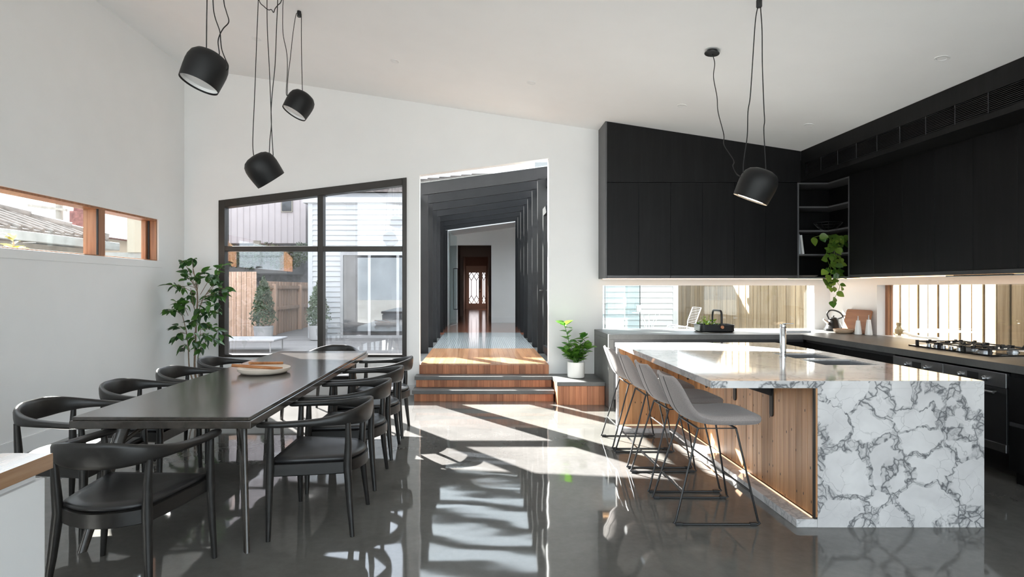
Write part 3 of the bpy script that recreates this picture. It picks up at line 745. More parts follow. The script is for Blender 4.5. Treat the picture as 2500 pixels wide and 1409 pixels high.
# base cabinets
CT, CTH = 0.90, 0.060
XC, YC = 3.95, 7.00                                  # bench fronts
xb = [1.645, 2.245, 2.845, 3.445, 3.985]
for i in range(4):
    lab = ['black base cabinet beside the stone end panel', 'second black base cabinet from the stone end panel', 'third black base cabinet from the stone end panel', 'black base cabinet in the inner bench corner'][i]
    t = thing('base_cabinet', lab, 'cabinet', ((xb[i]+xb[i+1])/2, 7.4, 0), 'base cabinets under the back bench')
    build('body', MB().box(xb[i], xb[i+1], YC+0.051, YB-0.001, 0.10, CT-CTH-0.001), M['blackply'], t)
    board('door', t, xb[i]+0.0015, xb[i+1]-0.0015, YC+0.03, YC+0.05, 0.102, CT-CTH-0.035, M['shelfedge'] if i == 0 else M['blackply'], 0.001)
    build('kickboard', MB().box(xb[i], xb[i+1], YC+0.09, YC+0.11, 0.0, 0.10), M['blackply'], t)
YO = [5.503, 4.905, 4.317]
yb = [7.05, 6.25, 5.506]
for i in range(2):
    t = thing('base_cabinet', ['black drawer base in the corner of the cooktop bench', 'black base cabinet beside the first built-in oven'][i], 'cabinet', (4.3, (yb[i]+yb[i+1])/2, 0), 'base cabinets under the cooktop bench')
    build('body', MB().box(XC+0.051, XR-0.001, yb[i+1], yb[i], 0.10, CT-CTH-0.001), M['blackply'], t)
    board('door', t, XC+0.03, XC+0.05, yb[i+1]+0.0015, yb[i]-0.0015, 0.102, CT-CTH-0.035, M['blackply'], 0.001)
    build('kickboard', MB().box(XC+0.09, XC+0.11, yb[i+1], yb[i], 0.0, 0.10), M['blackply'], t)
for i, (a, b_) in enumerate(((3.52, 4.312), (2.72, 3.515), (1.92, 2.715))):
    t = thing('drawer_cabinet', ['black two-drawer base cabinet beside the second oven', 'black two-drawer base cabinet past the second oven', 'black two-drawer base cabinet at the bench end'][i], 'cabinet', (4.3, (a+b_)/2, 0), 'base cabinets under the cooktop bench')
    build('body', MB().box(XC+0.051, XR-0.001, a, b_, 0.10, CT-CTH-0.001), M['blackply'], t)
    for z0, z1 in ((0.102, 0.435), (0.470, CT-CTH-0.035)):
        board('drawer', t, XC+0.03, XC+0.05, a+0.0015, b_-0.0015, z0, z1, M['blackply'], 0.001)
    build('finger_rail', MB().box(XC+0.036, XC+0.05, a+0.002, b_-0.002, 0.436, 0.466), M['rail'], t)
    build('kickboard', MB().box(XC+0.09, XC+0.11, a, b_, 0.0, 0.10), M['blackply'], t)

t = thing('kitchen_worktop', 'dark grey stone L-shaped kitchen worktop with waterfall end', 'worktop', (1.6, 7.4, 0))
build('back_slab', MB().prism([(1.581,YC,CT-CTH),(XC,YC,CT-CTH),(XC,YC+0.0,CT-CTH),(XC,YB-0.001,CT-CTH),(1.581,YB-0.001,CT-CTH)], (0,0,CTH)), M['stone'], t, bevel=0.002)
CKX0, CKX1, CKY0, CKY1 = 4.235, 4.745, 4.76, 5.66
build('side_slab', MB().box(XC, XR-0.001, 1.92, YB-0.001, CT-CTH, CT), M['stone'], t, bevel=0.002)
build('end_panel', MB().box(1.581, 1.641, YC, YB-0.001, 0.0, CT-CTH-0.0005), M['stone'], t, bevel=0.002)
build('shadow_rail', MB().box(1.645, XC+0.03, YC+0.045, YC+0.05, CT-CTH-0.034, CT-CTH-0.002).box(XC+0.045, XC+0.05, 5.51, 7.0, CT-CTH-0.034, CT-CTH-0.002), M['rail'], t)

# ovens
for i in range(2):
    y1, y0 = YO[i]-0.002, YO[i+1]+0.002
    t = thing('oven', ['stainless built-in oven nearer the bench corner', 'stainless built-in oven beside the black drawers'][i], 'oven', (4.25, (y0+y1)/2, 0.2), 'built-in ovens')
    xf = XC + 0.022
    build('body', MB().box(xf+0.022, XR-0.02, y0, y1, 0.22, 0.822), M['black'], t)
    build('control_panel', MB().box(xf-0.004, xf+0.021, y0+0.001, y1-0.001, 0.712, 0.822), M['inox'], t, bevel=0.002)
    build('display', MB().box(xf-0.006, xf-0.003, (y0+y1)/2-0.052, (y0+y1)/2+0.052, 0.738, 0.797), M['black'], t)
    build('door', MB().box(xf, xf+0.021, y0+0.001, y1-0.001, 0.285, 0.708), M['ovenglass'] if 'ovenglass' in M else M['black'], t, bevel=0.002)
    build('door_trim', MB().box(xf-0.003, xf+0.021, y0+0.001, y1-0.001, 0.222, 0.283), M['inox'], t, bevel=0.002)
    hb = MB().tube([(xf-0.045, y0+0.06, 0.672), (xf-0.045, y1-0.06, 0.672)], 0.010, 10)
    for yy in (y0+0.09, y1-0.09): hb.tube([(xf-0.045, yy, 0.672), (xf+0.001, yy, 0.672)], 0.007, 8)
    build('handle', hb, M['inox'], t, smooth=40)
    for yy in ((y0+y1)/2-0.115, (y0+y1)/2+0.115):
        mbk = MB().lathe([(0.021,0),(0.021,0.012),(0.017,0.014),(0.015,0.034),(0.013,0.036),(0.0,0.036)], 18)
        mbk.xf(Matrix.Translation((xf-0.003, yy, 0.762)) @ Matrix.Rotation(R(-90), 4, 'Y'))
        build('knob', mbk, M['inox'], t, smooth=40)

# gas cooktop
M['blackglass'] = plain('black_cooktop_glass', (0.006,0.006,0.007), 0.06, 0.02, 5)
t = thing('gas_cooktop', 'black glass five-burner gas cooktop with cast iron trivets', 'cooktop', (4.49, 5.21, CT))
build('glass_plate', MB().box(CKX0, CKX1, CKY0, CKY1, CT+0.0006, CT+0.012), M['blackglass'], t, bevel=0.003)
burn = [(4.37,5.46,0.035),(4.62,5.46,0.045),(4.49,5.21,0.06),(4.37,4.96,0.045),(4.62,4.96,0.035)]
for (x, y, r) in burn:
    build('burner', MB().lathe([(r*1.25,0),(r*1.25,0.008),(r,0.010),(r,0.018),(r*0.85,0.022),(0,0.023)], 20, (x,y,CT+0.012)), M['inox'], t, smooth=40)
    build('burner_cap', MB().lathe([(r*0.9,0),(r*0.9,0.006),(r*0.7,0.009),(0,0.009)], 20, (x,y,CT+0.0345)), M['black'], t, smooth=40)
for (a, b_) in ((5.34, 5.62), (5.09, 5.33), (4.80, 5.08)):
    k = MB(); zt = CT+0.058
    for x in (CKX0+0.05, CKX1-0.03):
        k.box(x-0.005, x+0.005, a+0.01, b_-0.01, zt-0.012, zt-0.002)
    for y in (a+0.01, b_-0.01):
        k.box(CKX0+0.05, CKX1-0.03, y-0.005, y+0.005, zt-0.012, zt-0.002)
    for x in (CKX0+0.05, CKX1-0.03):
        for y in (a+0.01, b_-0.01):
            k.box(x-0.010, x+0.010, y-0.010, y+0.010, CT+0.012, zt+0.004)
    ym = (a+b_)/2
    for (bx, by, r) in burn:
        if a < by < b_:
            for ang in range(4):
                c, s_ = math.cos(R(90*ang)), math.sin(R(90*ang))
                p = Vector((bx+c*0.10, by+s_*0.10, zt-0.006)); q = Vector((bx+c*0.022, by+s_*0.022, zt-0.004))
                k.tube([p, q], [0.006, 0.0045], 6)
                k.box(p.x-0.009, p.x+0.009, p.y-0.009, p.y+0.009, zt-0.016, zt+0.012)
    build('trivet', k, M['black'], t)
for j in range(5):
    build('knob', MB().lathe([(0.020,0),(0.020,0.004),(0.017,0.006),(0.016,0.026),(0.014,0.028),(0,0.028)], 16, (CKX0+0.032, 5.44-0.085*j, CT+0.012)), M['inox'], t, smooth=40)

# ------------------------------------------------------------------ island
IX0, IX1, IY0, IY1, IT = 1.42, 3.098, 3.518, 6.00, 0.90
IB = IT - 0.045
isl = thing('kitchen_island', 'long marble kitchen island with timber-clad seating side', 'island', (2.26, 4.76, 0))
# top slab built around the two bowls
SX0, SX1 = 2.58, 2.93
holes = [(2.56, 2.92, 4.64, 5.00), (2.56, 2.96, 4.24, 4.58)]
mb = MB()
xsS = sorted({IX0, IX1} | {h[0] for h in holes} | {h[1] for h in holes}); ysS = sorted({IY0, IY1} | {h[2] for h in holes} | {h[3] for h in holes})
bm = bmesh.new(); vd = {}
def gv(x, y):
    k = (round(x,5), round(y,5))
    if k not in vd: vd[k] = bm.verts.new((x, y, IB))
    return vd[k]
for i in range(len(xsS)-1):
    for j in range(len(ysS)-1):
        cx, cy = (xsS[i]+xsS[i+1])/2, (ysS[j]+ysS[j+1])/2
        if any(h[0] < cx < h[1] and h[2] < cy < h[3] for h in holes): continue
        bm.faces.new([gv(xsS[i],ysS[j]), gv(xsS[i+1],ysS[j]), gv(xsS[i+1],ysS[j+1]), gv(xsS[i],ysS[j+1])])
ex = bmesh.ops.extrude_face_region(bm, geom=list(bm.faces))
bmesh.ops.translate(bm, vec=(0,0,IT-IB), verts=[v_ for v_ in ex['geom'] if isinstance(v_, bmesh.types.BMVert)])
bmesh.ops.recalc_face_normals(bm, faces=bm.faces)
me = bpy.data.meshes.new('countertop')
for v_ in bm.verts: v_.co -= origin_of(isl)
bm.to_mesh(me); bm.free(); me.materials.append(M['marble_top'])
o = bpy.data.objects.new('countertop', me); col.objects.link(o); o.parent = isl
mo = o.modifiers.new('bevel', 'BEVEL'); mo.width = 0.003; mo.segments = 2; mo.limit_method = 'ANGLE'; mo.angle_limit = R(40)
build('front_edge', MB().box(IX0+0.003, IX1-0.0005, IY0-0.0015, IY0+0.001, IB, IT-0.003), M['marble'], isl)
build('end_panel', MB().box(2.076, IX1, IY0-0.001, IY0+0.045, 0.0, IB-0.0004), M['marble'], isl, bevel=0.001)
build('end_panel', MB().box(IX0+0.01, IX1, IY1-0.045, IY1, 0.0, IB-0.0004), M['marble_top'], isl, bevel=0.001)
build('body', MB().box(2.085, IX1-0.02, IY0+0.046, IY1-0.07, 0.0, IB-0.001) if False else MB().box(2.085, 2.50, IY0+0.046, IY1-0.07, 0.0, IB-0.001).box(2.50, IX1-0.02, IY0+0.046, IY1-0.07, 0.0, 0.62).box(IX1-0.04, IX1-0.02, IY0+0.046, IY1-0.07, 0.62, IB-0.001), M['blackply'], isl)
XT = 2.062
yy = IY0 + 0.0
wid = [0.085,0.062,0.074,0.09,0.066,0.08,0.058,0.072]
k = 0
while yy < IY1 - 0.075:
    wd = min(wid[k % 8], IY1-0.068-yy); k += 1
    board('timber_board', isl, XT+random.uniform(0,0.0022), XT+0.021, yy+0.0007, yy+wd-0.0007, 0.062, IB-0.002, M['islandwood'], 0.0012)
    yy += wd
xx = IX0 + 0.03
while xx < XT - 0.01:
    wd = min(wid[k % 8], XT-0.001-xx); k += 1
    board('timber_board', isl, xx+0.0007, xx+wd-0.0007, IY1-0.066, IY1-0.046, 0.062, IB-0.002, M['islandwood'], 0.0012)
    xx += wd
build('edge_strip', MB().box(XT-0.006, 2.0755, IY0+0.001, IY0+0.020, 0.05, IB-0.002), M['bronze'], isl)
build('plinth', MB().box(1.946, 2.075, IY0+0.0, IY1-0.047, 0.0, 0.050), M['marble_top'], isl, bevel=0.002)
build('plinth', MB().box(IX0+0.02, 1.945, IY1-0.20, IY1-0.047, 0.0, 0.050), M['marble_top'], isl, bevel=0.002)
build('led_strip', MB().box(XT-0.008, XT-0.003, IY0+0.03, IY1-0.07, 0.0505, 0.0545), M['led_low'], isl)
build('led_strip', MB().box(IX0+0.035, XT-0.01, IY1-0.073, IY1-0.069, 0.0505, 0.0545), M['led_low'], isl)
for y in (4.04, 4.62, 5.20, 5.66):
    bk = MB()
    n = 10; ws = 0.022
    poly = [(XT-0.008,y-ws,IB-0.002),(XT-0.008,y+ws,IB-0.002),(XT-0.008,y+ws,0.585)]
    poly += [(XT-0.008, y+ws*math.cos(math.pi*q/n), 0.585-ws*math.sin(math.pi*q/n)) for q in range(1,n)] + [(XT-0.008,y-ws,0.585)]
    bk.prism(poly, (0.0085,0,0))
    bk.box(XT-0.40, XT-0.008, y-ws, y+ws, IB-0.010, IB-0.001)
    bk.prism([(XT-0.008,y-0.004,IB-0.010),(XT-0.008,y-0.004,IB-0.145),(XT-0.39,y-0.004,IB-0.022),(XT-0.39,y-0.004,IB-0.010)], (0,0.008,0))
    build('bracket', bk, M['black'], isl)

# sink + tap
t = thing('kitchen_sink', 'double-bowl stainless undermount sink in the marble island', 'sink', (2.76, 4.62, 0.66))
for h in holes:
    a, b_, c, d_ = h[0]+0.001, h[1]-0.001, h[2]+0.001, h[3]-0.001
    zb, ztp, th = 0.68, IT-0.012, 0.003
    bw = MB()
    bw.box(a, b_, c, d_, zb, zb+th).box(a, a+th, c, d_, zb+th, ztp).box(b_-th, b_, c, d_, zb+th, ztp).box(a+th, b_-th, c, c+th, zb+th, ztp).box(a+th, b_-th, d_-th, d_, zb+th, ztp)
    bo = build('bowl', bw, M['inox'], t)
    build('drain', MB().lathe([(0.045,0),(0.045,0.004),(0.035,0.004),(0.03,0.001),(0,0.001)], 20, ((a+b_)/2, (c+d_)/2, zb+th)), M['chrome'], bo, smooth=40)
t = thing('mixer_tap', 'tall chrome mixer tap standing on the marble island', 'tap', (2.50, 4.72, IT))
tx, ty = 2.50, 4.72
build('base', MB().lathe([(0.030,0.0005),(0.030,0.006),(0.026,0.008)], 24, (tx,ty,IT)), M['chrome'], t, smooth=40)
build('column', MB().lathe([(0.0235,0.008),(0.0235,0.232),(0.0215,0.235),(0.0215,0.238),(0.0235,0.241),(0.0235,0.268),(0.021,0.272),(0,0.272)], 24, (tx,ty,IT)), M['chrome'], t, smooth=40)
build('spout', MB().box(tx+0.018, tx+0.225, ty-0.013, ty+0.013, IT+0.200, IT+0.217), M['chrome'], t, bevel=0.003)
build('lever', MB().box(tx+0.0, tx+0.085, ty-0.008, ty+0.008, IT+0.2725, IT+0.280), M['chrome'], t, bevel=0.002)

# ------------------------------------------------------------------ dining table
TX0, TX1, TY0, TY1, TT = -2.251, -1.253, 3.145, 6.455, 0.76
t = thing('dining_table', 'long black-brown timber dining table with splayed legs', 'table', (-1.752, 4.8, 0))
build('tabletop', MB().box(TX0+0.012, TX1-0.012, TY0+0.006, TY1-0.006, TT-0.020, TT), M['tablewood'], t, bevel=0.003)
build('edge_frame', MB().box(TX0, TX1, TY0, TY1, TT-0.064, TT-0.0205), M['tablewood'], t, bevel=0.004)
build('apron', MB().box(TX0+0.09, TX1-0.09, TY0+0.10, TY0+0.13, TT-0.085, TT-0.0645).box(TX0+0.09, TX1-0.09, TY1-0.13, TY1-0.10, TT-0.085, TT-0.0645), M['tablewood'], t)
for sx in (-1, 1):
    for sy in (-1, 1):
        cxm = -1.752
        ymid = (TY0+TY1)/2
        top = Vector((cxm+sx*0.345, ymid+sy*((TY1-TY0)/2-0.26), TT-0.0645)); bot = Vector((cxm+sx*0.458, ymid+sy*((TY1-TY0)/2-0.045), 0.0))
        ax = (bot-top).normalized(); dia = Vector((sx, sy, 0)).normalized(); tn = Vector((-dia.y, dia.x, 0))
        rings = []
        for q, (wa, wb) in ((0, (0.050, 0.017)), (0.12, (0.040, 0.017)), (0.4, (0.034, 0.016)), (1, (0.024, 0.013))):
            c = top.lerp(bot, q)
            rings.append([Vector((c.x,c.y,c.z)) + dia*wa*math.copysign(abs(math.cos(a))**0.6, math.cos(a)) + tn*wb*math.copysign(abs(math.sin(a))**0.6, math.sin(a)) for a in [2*math.pi*i/14 for i in range(14)]])
        build('leg', MB().loft(rings), M['tablewood'], t, smooth=50)
        inn = Vector((cxm+sx*0.22, ymid+sy*((TY1-TY0)/2-0.44), TT-0.0645))
        build('brace', MB().tube([inn, top.lerp(bot, 0.22)], [0.016, 0.013], 8), M['tablewood'], t, smooth=40)

# ------------------------------------------------------------------ dining chairs (front is +Y in the local frame)
ch = thing('dining_armchair', 'black round-backed armchair at the near head of the table', 'chair', (0,0,0), 'dining armchairs')
wm = M['chairwood']
half = [((0.0,-0.300,0.702), 0.0145, 0.064), ((0.10,-0.288,0.702), 0.0155, 0.063), ((0.19,-0.245,0.699), 0.019, 0.050), ((0.255,-0.165,0.693), 0.023, 0.034),
        ((0.290,-0.06,0.686), 0.024, 0.0225), ((0.303,0.05,0.680), 0.024, 0.0185), ((0.308,0.14,0.676), 0.027, 0.017), ((0.306,0.22,0.674), 0.032, 0.016), ((0.298,0.285,0.673), 0.028, 0.015), ((0.295,0.302,0.673), 0.016, 0.010)]
seq = [((-p[0][0],p[0][1],p[0][2]), p[1], p[2]) for p in half[:0:-1]] + half
pc = catmull([p[0] for p in seq], 4)
ra = catmull([(p[1], p[2], 0) for p in seq], 4)
rings = []
for i, c in enumerate(pc):
    tg = (pc[min(i+1, len(pc)-1)] - pc[max(i-1, 0)]).normalized(); sd = tg.cross(Vector((0,0,1))).normalized(); up = Vector((0,0,1))
    back = max(0.0, min(1.0, (-0.05 - c.y)/0.2))
    up = (up + sd*0.10*back).normalized()
    rw, rh = ra[i].x, ra[i].y
    rings.append([c + sd*rw*math.copysign(abs(math.cos(a))**0.65, math.cos(a)) + up*rh*math.copysign(abs(math.sin(a))**0.65, math.sin(a)) for a in [2*math.pi*k_/12 for k_ in range(12)]])
build('back_rail', MB().loft(rings), wm, ch, smooth=60)
for sx in (-1, 1):
    f = [(sx*0.314, 0.2325, 0.0), (sx*0.300, 0.232, 0.20), (sx*0.290, 0.230, 0.41), (sx*0.293, 0.226, 0.54), (sx*0.300, 0.222, 0.668)]
    build('leg', MB().tube(f, [0.0135, 0.0195, 0.0245, 0.0205, 0.0155], 12), wm, ch, smooth=40)
    f = [(sx*0.2525, -0.2425, 0.0), (sx*0.232, -0.222, 0.20), (sx*0.216, -0.205, 0.41), (sx*0.222, -0.212, 0.54), (sx*0.232, -0.212, 0.670)]
    build('leg', MB().tube(f, [0.0135, 0.0195, 0.0245, 0.0205, 0.0155], 12), wm, ch, smooth=40)
def seat_outline(k=1.0, dn=0.0):
    pts = [(-0.285,0.245),(0.285,0.245),(0.270,0.10),(0.246,-0.06),(0.222,-0.19)]
    n = 8
    for i in range(1, n):
        a = i/n
        pts.append((0.222-0.444*a, -0.19-0.095*math.sin(math.pi*a)**0.8))
    pts += [(-0.222,-0.19),(-0.246,-0.06),(-0.270,0.10)]
    return [Vector((x*k, 0.0+(y-0.0)*k, 0)) for x, y in pts]
ol = seat_outline(1.0)
build('seat_frame', MB().loft([[p*0.955+Vector((0,0,0.360)) for p in ol], [p*1.0+Vector((0,0,0.368)) for p in ol], [p*1.0+Vector((0,0,0.432)) for p in ol], [p*0.93+Vector((0,0,0.436)) for p in ol]]), wm, ch, smooth=35)
build('seat_pad', MB().loft([[p*0.90+Vector((0,0,0.434)) for p in ol], [p*0.955+Vector((0,0,0.441)) for p in ol], [p*0.958+Vector((0,0,0.453)) for p in ol], [p*0.92+Vector((0,0,0.462)) for p in ol], [p*0.75+Vector((0,0,0.466)) for p in ol], [p*0.4+Vector((0,0,0.459)) for p in ol], [p*0.08+Vector((0,0,0.456)) for p in ol]]), M['leather'], ch, smooth=180)
ch.location = (-1.765, 2.905, 0); ch.rotation_euler = (0, 0, R(-2.5))
YCH = [3.64, 4.41, 5.145, 5.87]
jit = [0.6, -0.8, 0.5, -0.4, -1.0, 0.8, -0.5, 0.9]
for i, y in enumerate(YCH):
    dup(ch, (-0.995, y, 0), R(90+jit[i]), 'black round-backed armchair on the stool side of the table, %s from the courtyard window' % ['fourth', 'third', 'second', 'first'][i], 'armchairs on the island side of the table')
for i, y in enumerate(YCH):
    dup(ch, (-2.512, y-0.03, 0), R(-90+jit[4+i]), 'black round-backed armchair between table and cedar-window wall, %s from the ficus' % ['fourth', 'third', 'second', 'first'][i], 'armchairs on the wall side of the table')
dup(ch, (-1.745, 6.80, 0), R(180), 'black round-backed armchair at the window end of the table', 'dining armchairs')

# plate and rolling sticks on the table
t = tag(build('serving_plate', MB().lathe([(0.12,0.0),(0.185,0.006),(0.208,0.024),(0.212,0.046),(0.206,0.048),(0.198,0.030),(0.175,0.014),(0.0,0.012)], 40, (-1.80,4.80,TT)), M['plate'], smooth=60),
        'wide shallow cream plate on the dining table', 'plate')
pz = TT + 0.058
tag(build('wooden_stick', MB().tube([(-2.03,4.70,TT+0.075),(-1.66,4.84,TT+0.028)], 0.0125, 10), M['stick'], smooth=40), 'longer orange timber stick poking over the plate rim', 'stick', 'timber sticks on the plate')
tag(build('wooden_stick', MB().tube([(-1.865,4.655,TT+0.098),(-1.70,4.95,TT+0.062)], 0.0125, 10), M['stick'], smooth=40), 'shorter orange timber stick lying across the plate', 'stick', 'timber sticks on the plate')

# ------------------------------------------------------------------ bar stools (front is +X)
st = thing('bar_stool', 'taupe wire-base bar stool at the island, fourth from the white potted plant', 'stool', (0,0,0), 'bar stools along the island')
prof = [((0.320,0.632),0.120,0.012,0.000),((0.308,0.636),0.160,0.025,0.0),((0.270,0.639),0.193,0.035,0.001),((0.20,0.640),0.210,0.039,0.003),((0.10,0.632),0.213,0.036,0.010),((-0.02,0.628),0.215,0.034,0.020),
        ((-0.115,0.645),0.214,0.028,0.034),((-0.175,0.690),0.213,0.022,0.045),((-0.212,0.755),0.212,0.017,0.046),((-0.240,0.825),0.205,0.015,0.040),((-0.262,0.880),0.180,0.013,0.032),((-0.270,0.900),0.150,0.011,0.026)]
pp = catmull([(p[0][0], 0, p[0][1]) for p in prof], 3); pr = catmull([(p[1], p[2], p[3]) for p in prof], 3)
NC = 13; rings = []
for i, c in enumerate(pp):
    tg = (pp[min(i+1,len(pp)-1)] - pp[max(i-1,0)]).normalized(); nr = Vector((tg.z, 0, -tg.x))
    if (nr.z < 0 if c.x > -0.10 else nr.x < 0): nr = -nr
    hw, th, cv = pr[i].x, pr[i].y, pr[i].z
    top, bot = [], []
    for k_ in range(NC):
        u = math.sin(math.pi/2*(-1 + 2*k_/(NC-1)))
        lift = cv*abs(u)**2.2
        e = max(0.0, 1-abs(u)**9)**0.4
        top.append(c + Vector((0, u*hw, 0)) + nr*(lift + th*e))
        bot.append(c + Vector((0, u*hw, 0)) + nr*(lift - th*e*0.9))
    rings.append(top + bot[::-1])
build('seat_shell', MB().loft(rings), M['fabric'], st, smooth=60)
sm = MB()
for yy_ in (-0.055, 0.055):
    ptsm = []
    for i, c in enumerate(pp):
        if c.z < 0.66 or c.x > -0.12: continue
        tg = (pp[min(i+1,len(pp)-1)] - pp[max(i-1,0)]).normalized(); nr = Vector((tg.z,0,-tg.x)); nr = nr if nr.x > 0 else -nr
        ptsm.append(c + Vector((0,yy_,0)) + nr*(pr[i].z*abs(yy_/pr[i].x)**2.2 - pr[i].y*0.9))
    sm.tube(ptsm, 0.0022, 5)
build('seam', sm, M['black'], st)
for sy in (-1, 1):
    yb_, yt_ = sy*0.225, sy*0.165
    pts = [(-0.094,yt_,0.586),(-0.266+0.012,yb_,0.03),(-0.266,yb_,0.014),(-0.250,yb_,0.0075),(0.250,yb_,0.0075),(0.266,yb_,0.014),(0.266-0.012,yb_,0.03),(0.146,yt_,0.586)]
    build('sled_frame', MB().tube(pts, 0.0070, 8, closed=True), M['black'], st, smooth=40)
    for x in (-0.235, 0.225):
        build('glide', MB().box(x-0.02, x+0.02, yb_-0.011, yb_+0.011, 0.0, 0.019), M['black'], st, bevel=0.003)
def legx(z, front): 
    q = (0.586-z)/0.556
    return (0.146+(0.254-0.146)*q) if front else (-0.094+(-0.254+0.094)*q)
for fr_ in (True, False):
    q = (0.586-0.2)/0.556; yl = 0.165+0.06*q
    build('stretcher', MB().tube([(legx(0.2,fr_), -yl, 0.2), (legx(0.2,fr_), yl, 0.2)], 0.0065, 8), M['black'], st, smooth=40)
for x in (-0.094, 0.146):
    build('seat_bar', MB().tube([(x,-0.165,0.586),(x,0.165,0.586)], 0.0070, 8), M['black'], st, smooth=40)
YST = [3.773, 4.341, 4.893, 5.445]
st.location = (1.470, YST[0], 0)
for i in (1, 2, 3): dup(st, (1.470, YST[i], 0), R([0, 1.0, -1.0, 0.5][i]), 'taupe wire-base bar stool at the island, %s from the white potted plant' % ['', 'third', 'second', 'first'][i])

# ------------------------------------------------------------------ pendants
def pendant(c, rx, ry, label, cords, hook, lit=False, canopy=None, sc=1.0):
    t = thing('pendant_light', label, 'pendant lamp', c, 'black bell pendant lamps')
    mt = Matrix.Translation(c) @ Euler((R(rx), R(ry), 0), 'YXZ').to_matrix().to_4x4() if False else Matrix.Translation(c) @ Matrix.Rotation(R(ry), 4, 'Y') @ Matrix.Rotation(R(rx), 4, 'X')
    out = [(0.122,-0.115),(0.124,-0.10),(0.129,-0.04),(0.131,0.0),(0.129,0.035),(0.119,0.070),(0.096,0.096),(0.060,0.111),(0.022,0.116),(0.0,0.117)]
    inn = [(0.0,0.110),(0.058,0.104),(0.092,0.090),(0.114,0.066),(0.124,0.033),(0.126,0.0),(0.120,-0.10),(0.1205,-0.115)]
    build('shade', MB().lathe([(r*sc,z*sc) for r, z in out + inn] + [(0.122*sc,-0.115*sc)], 40, cap=False).xf(mt), M['pendant'], t, smooth=50)
    build('diffuser', MB().lathe([(0.0,-0.080*sc),(0.118*sc,-0.082*sc),(0.1175*sc,-0.104*sc),(0.116*sc,-0.104*sc),(0.114*sc,-0.086*sc),(0.0,-0.086*sc)], 40).xf(mt), M['lampglow'] if lit else M['lens'], t, smooth=40)
    build('cord_clip', MB().lathe([(0.012,0.100),(0.012,0.118),(0.008,0.122),(0.0,0.122)], 12, (0.06*sc, 0, -0.012)).xf(mt), M['black'], t, smooth=40)
    for cp in cords:
        cp = [Vector(q) for q in cp]; cp = cp + [cp[-1].lerp(Vector(c), 0.16)]
        build('cord', MB().tube(catmull(cp, 5), 0.0036, 6), M['cord'], t, smooth=60)
    if hook is not None:
        build('ceiling_hook', MB().lathe([(0.018,-0.055),(0.020,-0.05),(0.020,-0.004),(0.014,0.012)], 14, hook), M['black'], t, smooth=40)
    if canopy is not None:
        tilt = Matrix.Translation(canopy) @ Matrix.Rotation(math.atan(0.1535), 4, 'Y')
        build('ceiling_rose', MB().lathe([(0.030,-0.034),(0.062,-0.030),(0.064,-0.024),(0.045,-0.020),(0.045,0.0)], 28).xf(tilt), M['black'], t, smooth=40)
    return t
def z3(pts, Y): return [P(400+x*0.3548, y*0.3548, Y) for x, y in pts]
def z6(pts, Ys): return [P(1660+x*0.3691, y*0.3691, Y) for (x, y), Y in zip(pts, Ys)]
XPD = -1.75; ZPD = zc(XPD)
pendant(P(502,168,3.67), -9, 19, 'black bell pendant hung highest over the near end of the dining table',
        [[(-1.72,3.67,ZPD)] + z3([(297,-400),(297,0),(295,120),(293,332)],3.67), [(-1.70,3.67,ZPD)] + z3([(330,-300),(338,0),(350,110),(385,215),(391,280),(400,345),(425,410),(443,450),(437,480)],3.67),
         [(-1.70,3.67,ZPD)] + z3([(400,-250),(412,0),(430,80),(447,150),(410,195),(385,240),(373,290),(382,372)],3.67)], (-1.71,3.67,ZPD))
pendant(P(641,411,4.63), 22, -31, 'black bell pendant hung lowest over the middle of the dining table',
        [[(XPD,4.63,ZPD)] + z3([(655,-200),(650,0),(640,250),(625,650),(612,960),(617,1062)],4.63), [(XPD,4.63,ZPD)] + z3([(710,-200),(710,0),(712,200),(725,450),(735,700),(740,850),(730,960),(725,1052)],4.63),
         [(XPD,4.63,ZPD)] + z3([(783,-200),(783,0),(775,200),(765,450),(748,620),(738,780),(745,950),(752,1078)],4.63),
         [(XPD-0.03,4.63,ZPD)] + z3([(640,-150),(655,0),(690,45),(720,68),(740,66),(755,86),(765,60),(785,35),(810,0),(830,-150)],4.63) + [(XPD+0.05,4.7,ZPD)]], (XPD,4.63,ZPD), canopy=(XPD,4.70,ZPD-0.001))
pendant(P(732,253,5.58), -10, 27, 'black bell pendant nearest the courtyard window above the table',
        [[(-1.749,5.57,ZPD-0.05)] + z3([(945,95),(946,250),(948,400),(953,622)],5.57), [(-1.749,5.57,ZPD-0.05)] + z3([(912,95),(890,220),(868,420),(855,520),(850,655)],5.57),
         [(XPD+0.05,4.75,ZPD-0.02), P(690,-10,5.0)] + z3([(818,60),(820,230),(845,360),(850,480),(842,642)],5.5)], (-1.749,5.57,ZPD))
hk = Vector((2.045, 4.19, zc(2.045)))
rose = Vector((2.065, 5.08, zc(2.065)))
pendant(P(1849,451,4.15), 13, 21, 'lit black bell pendant hanging above the marble island',
        [[hk+Vector((-0.01,0,-0.05))] + z6([(498,150),(480,420),(465,640),(450,740),(445,900),(425,1040),(418,1140)],[4.15]*7), [hk+Vector((0.01,0,-0.05))] + z6([(543,200),(545,420),(555,700),(560,800),(555,870),(568,1115)],[4.15]*6),
         [rose+Vector((0,0,-0.03))] + z6([(230,420),(222,510),(245,640),(252,740),(290,890),(292,960),(355,1060),(350,1100),(375,1150),(410,1172)],[5.0,4.95,4.85,4.75,4.55,4.45,4.3,4.25,4.2,4.15])], hk, True, rose)

